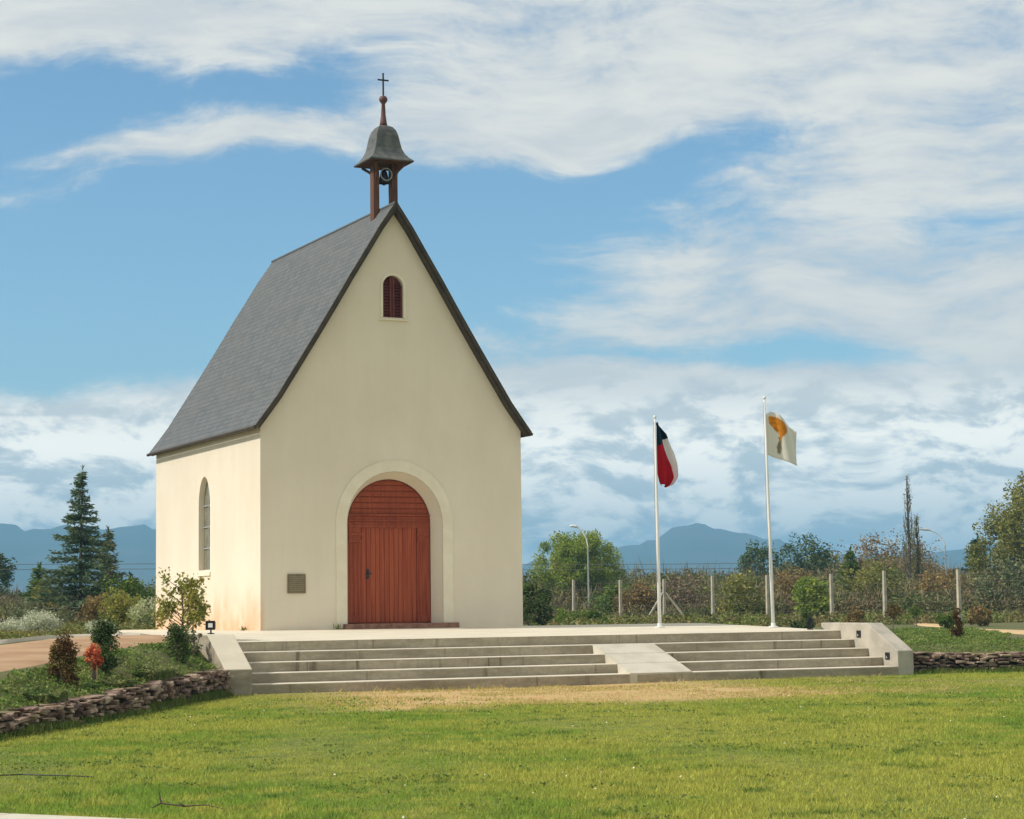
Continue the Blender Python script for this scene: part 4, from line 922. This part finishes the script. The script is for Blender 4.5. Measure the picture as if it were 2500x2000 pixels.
scrub('scrub', (3,80), (24,68), 14, hz(2.3,.6,.15,9), 60000, 75, M['thicket'], M['twig'], .2, 4000)
scrub('scrub', (-3,24), (4.4,19.5), 5, hz(.55,.2,.4,11), 30000, 76, M['thicket'], M['twig'], .09, 2500)

# small shrubs and saplings around the sandy path on the right
def sapling(x, y, h, r, lm, label, seed=3):
    rng = np.random.default_rng(seed); z = tz(x, y); o = root('sapling', x, y, label, 'sapling', 'saplings near the sandy path')
    s = MB(); s.tube([(x, y, z-.05), (x+.02, y, z+h*.7)], [.02, .012], 6); cs = clumps((x, y, z+h*.72), r, r, h*.26, 12, rng)
    for e in cs[:7]: s.tube([(x+.01, y, z+h*.5), tuple(e)], [.01, .004], 4)
    s.build('trunk', M['trunk'], o); faces_obj('crown', leaf_cloud(cs, r*.4, 55, .06, rng), 4, lm, o)
bush(15.91, -.94, .72, .20, M['redbrown'], 'dark reddish green conical shrub standing in the right bed', n=26, per=80, size=.05, top=.6, name='dwarf_conifer', seed=2)
sapling(22.8, 11.0, .78, .30, M['redbrown'], 'reddish sapling on a bare stem beside the sandy path')
sapling(27.47, 16.2, .80, .28, M['midfol'], 'green sapling on a bare stem beyond the sandy path', 5)
bush(22.6, 12.6, .70, .38, M['brownfol'], 'golden brown shrub right above the cheek wall', n=30, per=70, size=.07)
bush(20.6, 12.3, .70, .42, M['darkfol'], 'dark green shrub just left of the golden brown shrub', n=24, per=70, size=.08)
bush(24.4, 10.6, .55, .32, M['midfol'], 'green shrub beside the sandy path on the right', n=20, per=70, size=.08)
bush(31.0, 17.5, .72, .5, M['brownfol'], 'russet shrub in the row beyond the sandy path', n=20, per=70, size=.1)
bush(33.0, 15.2, .75, .5, M['midfol'], 'green shrub in the row beyond the sandy path', n=20, per=70, size=.1)
bush(36.5, 17.0, 1.0, .9, M['pink'], 'pinkish shrub near the right edge beyond the sandy path', n=26, per=70, size=.1)
bush(39.5, 16.5, 1.0, 1.0, M['greyfol'], 'grey green shrub at the right edge beyond the sandy path', n=26, per=70, size=.1)
bush(36.9, 35.8, 1.5, .55, M['willow'], 'bright green upright shrub beside the fence post', n=26, per=70, size=.12)

# weeds at the walls
def weedlet(x, y, z, h, label, lm, seed):
    rng = np.random.default_rng(seed); n_ = 26; P_ = np.array([x, y, z])+rng.normal(size=(n_, 3))*np.array([.03,.012,0]); D_ = rng.normal(size=(n_, 3))*.5+np.array([0,0,1.])
    tag(faces_obj('weed', along_quads(P_, D_, h*rng.uniform(.5, 1.2, n_), .018, rng), 4, lm), label, 'weed')
weedlet(1.55, -.10, -.003, .13, 'small green weed tuft left of the door threshold', M['cover'], 1)
weedlet(-.08, .75, -.004, .10, 'tiny dry tuft at the foot of the sunlit side wall', M['olive'], 2)

# ---------------------------------------------------------------- spotlights, kerb, twig, streak
def spotlight(x, y, z, tgt, s, label, post=.0):
    o = empty('spotlight', (x, y, z), label, 'spotlight', 'black garden spotlights')
    T_ = Matrix.Translation((x, y, z+post+s*.9))@(Vector(tgt)-Vector((x, y, z))).to_track_quat('Z', 'Y').to_matrix().to_4x4()
    def tv(mb): mb.v = [tuple(T_@Vector(v)) for v in mb.v]; return mb
    tv(MB().prism([(-s*.5,-s*.45),(s*.5,-s*.45),(s*.5,s*.45),(-s*.5,s*.45)], 'z', -s*.3, s*.12)).build('housing', M['black'], o, bevel=.006)
    fm = MB()
    for a in ((-.62,-.56,.62,-.42),(-.62,.42,.62,.56),(-.62,-.42,-.46,.42),(.46,-.42,.62,.42)): fm.box(a[0]*s, a[1]*s, s*.121, a[2]*s, a[3]*s, s*.24)
    tv(fm).build('visor', M['black'], o); tv(MB().box(-s*.30, -s*.26, s*.122, s*.30, s*.26, s*.15)).build('lens', M['lens'], o)
    MB().tube([(x, y, z-.02), (x, y, z+post+s*.7)], .014, 8).build('stem', M['iron'], o)
    MB().lathe([(0,0),(.06,0),(.06,.012),(.02,.02)], (x, y, z), 14).build('foot', M['iron'], o); return o
spotlight(-2.68, -5.45, .012, (-9.0, -12, .0), .135, 'black square spotlight with a white lens on top of the left cheek wall', .02)
spotlight(9.70, -4.45, -.118, (4, 0, 2.4), .17, 'black spotlight at the right end of the terrace', .0)

kb = MB(); a = np.array([-11.68,-22.60]); b_ = np.array([-8.28,-27.0]); t_ = (b_-a)/np.linalg.norm(b_-a); nn = np.array([t_[1], -t_[0]])*-1
for i in range(6):
    p0 = a+t_*(i*.92+.006); p1 = a+t_*((i+1)*.92-.006); q0, q1 = p0-nn*.35, p1-nn*.35
    kb.add([(*q0,-1.05),(*q1,-1.05),(*p1,-1.05),(*p0,-1.05),(*q0,-.915),(*q1,-.915),(*p1,-.912),(*p0,-.912)], [(0,3,2,1),(4,5,6,7),(0,1,5,4),(1,2,6,5),(2,3,7,6),(3,0,4,7)])
o = kb.build('kerb', M['conc'], bevel=.01); tag(o, 'pale concrete kerb at the bottom left corner of the lawn', 'kerb')
tw = MB(); tw.tube([(-9.05,-24.75,-.93),(-8.98,-24.72,-.905),(-8.86,-24.86,-.92),(-8.74,-24.95,-.91),(-8.66,-25.08,-.93)], [.004,.006,.006,.004,.002], 6)
tw.tube([(-8.98,-24.72,-.905),(-8.99,-24.70,-.83)], [.007,.003], 5); tw.tube([(-8.86,-24.86,-.92),(-8.93,-24.98,-.89)], [.006,.003], 5)
tag(tw.build('fallen_twig', mat('dark_dead_wood', (.10,.07,.05), .9)), 'dark dead twig lying in the grass in the left foreground', 'twig')
hs = MB(); hs.tube([(-9.75,-21.30,-.925),(-9.2,-21.45,-.92),(-8.9,-21.72,-.925),(-8.72,-21.85,-.935)], .006, 6)  # thin black tube drawn along a dark line in the lawn
tag(hs.build('lawn_streak', M['black']), 'thin dark streak in the grass at the left edge', 'streak')

# ---------------------------------------------------------------- fences, lamps, wires
PP = [(28.6,51.9,1.6),(31.54,48.21,1.66),(32.08,44.61,1.59),(32.39,41.13,1.56),(31.72,35.88,1.61),(33.2,34.0,1.59),(33.9,30.4,1.57),(33.3,26.0,1.60),(33.44,21.71,1.55),(34.0,17.6,1.55)]
o = empty('wire_fence', (33, 34, -.4), 'wire fence on pale concrete posts running behind the terrace to the right', 'fence')
for x, y, zt in PP:
    z = tz(x, y)-.2; MB().add([(x-.065,y-.065,z),(x+.065,y-.065,z),(x+.065,y+.065,z),(x-.065,y+.065,z),(x-.05,y-.05,zt),(x+.05,y-.05,zt),(x+.05,y+.05,zt),(x-.05,y+.05,zt)], [(0,3,2,1),(4,5,6,7),(0,1,5,4),(1,2,6,5),(2,3,7,6),(3,0,4,7)]).build('post', M['post'], o)
x, y, _ = PP[3]
for dx, dy in ((-.62,.42),(.80,-.42)): MB().tube([(x+dx*1.25, y+dy*1.25, -.45), (x+dx*.06, y+dy*.06, .98)], .05, 8).build('brace', M['post'], o)
wr = MB()
for hgt in (.1,.45,.8,1.15,1.45):
    for i in range(len(PP)-1): wr.tube([(PP[i][0], PP[i][1], PP[i][2]-1.9+hgt+.3), (PP[i+1][0], PP[i+1][1], PP[i+1][2]-1.9+hgt+.3)], .004, 4, False)
wr.build('wires', M['wire'], o)
o = empty('wire_fence', (2.9, 25.3, -.2), 'wire fence with thin pale posts in the scrub left of the chapel', 'fence'); LP = [(.51,30.86,.75),(1.63,28.1,.78),(4.13,22.47,.86),(6.2,18.5,.86)]
for x, y, zt in LP: MB().box(x-.04, y-.04, tz(x, y)-.2, x+.04, y+.04, zt).build('post', M['post'], o)
wr = MB()
for k in (.25,.55,.85):
    for i in range(3): wr.tube([(LP[i][0], LP[i][1], LP[i][2]-k), (LP[i+1][0], LP[i+1][1], LP[i+1][2]-k)], .007, 4, False)
wr.build('wires', M['wire'], o)
def lamp(x, y, zt, arm, label, r=.045):
    o = root('street_lamp', x, y, label, 'street lamp', 'street lamps'); z = tz(x, y)
    MB().tube([(x, y, z-.1), (x, y, zt-1.0)], [r*1.2, r*.8], 8).build('pole', M['galv'], o)
    ax, ay = arm; MB().tube([(x, y, zt-1.0), (x+ax*.12, y+ay*.12, zt-.62), (x+ax*.42, y+ay*.42, zt-.25), (x+ax*.8, y+ay*.8, zt-.06)], [r*.8, r*.75, r*.65, r*.6], 8).build('arm', M['white'], o)
    hd = MB(); hd.tube([(x+ax*.78, y+ay*.78, zt-.07), (x+ax*.95, y+ay*.95, zt), (x+ax*1.35, y+ay*1.35, zt+.03), (x+ax*1.5, y+ay*1.5, zt)], [r*.7, r*1.5, r*1.5, r*.4], 8); hd.build('lamp_head', M['white'], o); return o
lamp(35.5, 54.28, 4.45, (-.55,.26), 'curved arm street lamp in front of the round bright green tree')
lamp(67.6, 67.3, 4.95, (-.95,.45), 'distant curved arm street lamp between the poplar and dark conifer')
for zz, lab in ((0., 'upper of two thin power lines crossing behind the chapel'), (-.24, 'lower of two thin power lines crossing behind the chapel')):
    pts = [(-4+4.6*i, 63.0-1.62*i-.0*i, 2.95-.055*i+zz-.10*math.sin(math.pi*(i % 5)/5)) for i in range(11)]
    tag(MB().tube(pts, .013, 5).build('power_line', M['wire']), lab, 'power line', 'power lines')

# ---------------------------------------------------------------- mountains and air
azs = np.radians(np.linspace(-20, 75, 420)); rr_ = np.array([1950,2175,2400,2625,2850,3040,3225,3525,3750])
def crest(a):
    # crest elevation in degrees by compass bearing
    return np.interp(np.degrees(a), [-20,5,11,13.5,16,20,25,27,28.6,29.4,30.1,30.7,31.4,32.2,33,34,36,38,39.5,45,75],
                     [1.9,2.3,2.42,2.42,2.35,1.8,1.25,1.35,1.62,1.80,2.20,2.30,2.12,1.95,1.75,1.35,1.35,1.5,1.6,1.6,1.4])
A_, R_ = np.meshgrid(azs, rr_); cz_ = np.tan(np.radians(crest(A_)))*3040
prof = np.interp(R_, rr_, [0,.16,.34,.56,.80,1.0,.85,.4,0])
rid = 1+.05*vnoise(A_*60, R_/300, 1, 90)+.05*vnoise(A_*220, R_/150, 1, 91)*(R_ < 3450)
Zm = cz_*prof*rid-2
mo = grid_obj('mountains', camx+R_*np.sin(A_), camy+R_*np.cos(A_), Zm, mat('forested_slope', (.05,.07,.05), 1., (.09,.09,.07), .004)); tag(mo, kind='structure')
hz_m = bpy.data.materials.new('pale_air'); hz_m.use_nodes = True; nt = hz_m.node_tree; nt.nodes.remove(nt.nodes['Principled BSDF'])
pv = nt.nodes.new('ShaderNodeVolumePrincipled'); pv.inputs['Color'].default_value = (.28,.66,1.0,1); pv.inputs['Density'].default_value = HAZE = 4.1e-4; pv.inputs['Anisotropy'].default_value = 0
nt.links.new(pv.outputs[0], nt.nodes['Material Output'].inputs['Volume'])
tag(MB().box(-4400, -4400, -3, 4400, 4400, 142).build('haze', hz_m), kind='stuff')
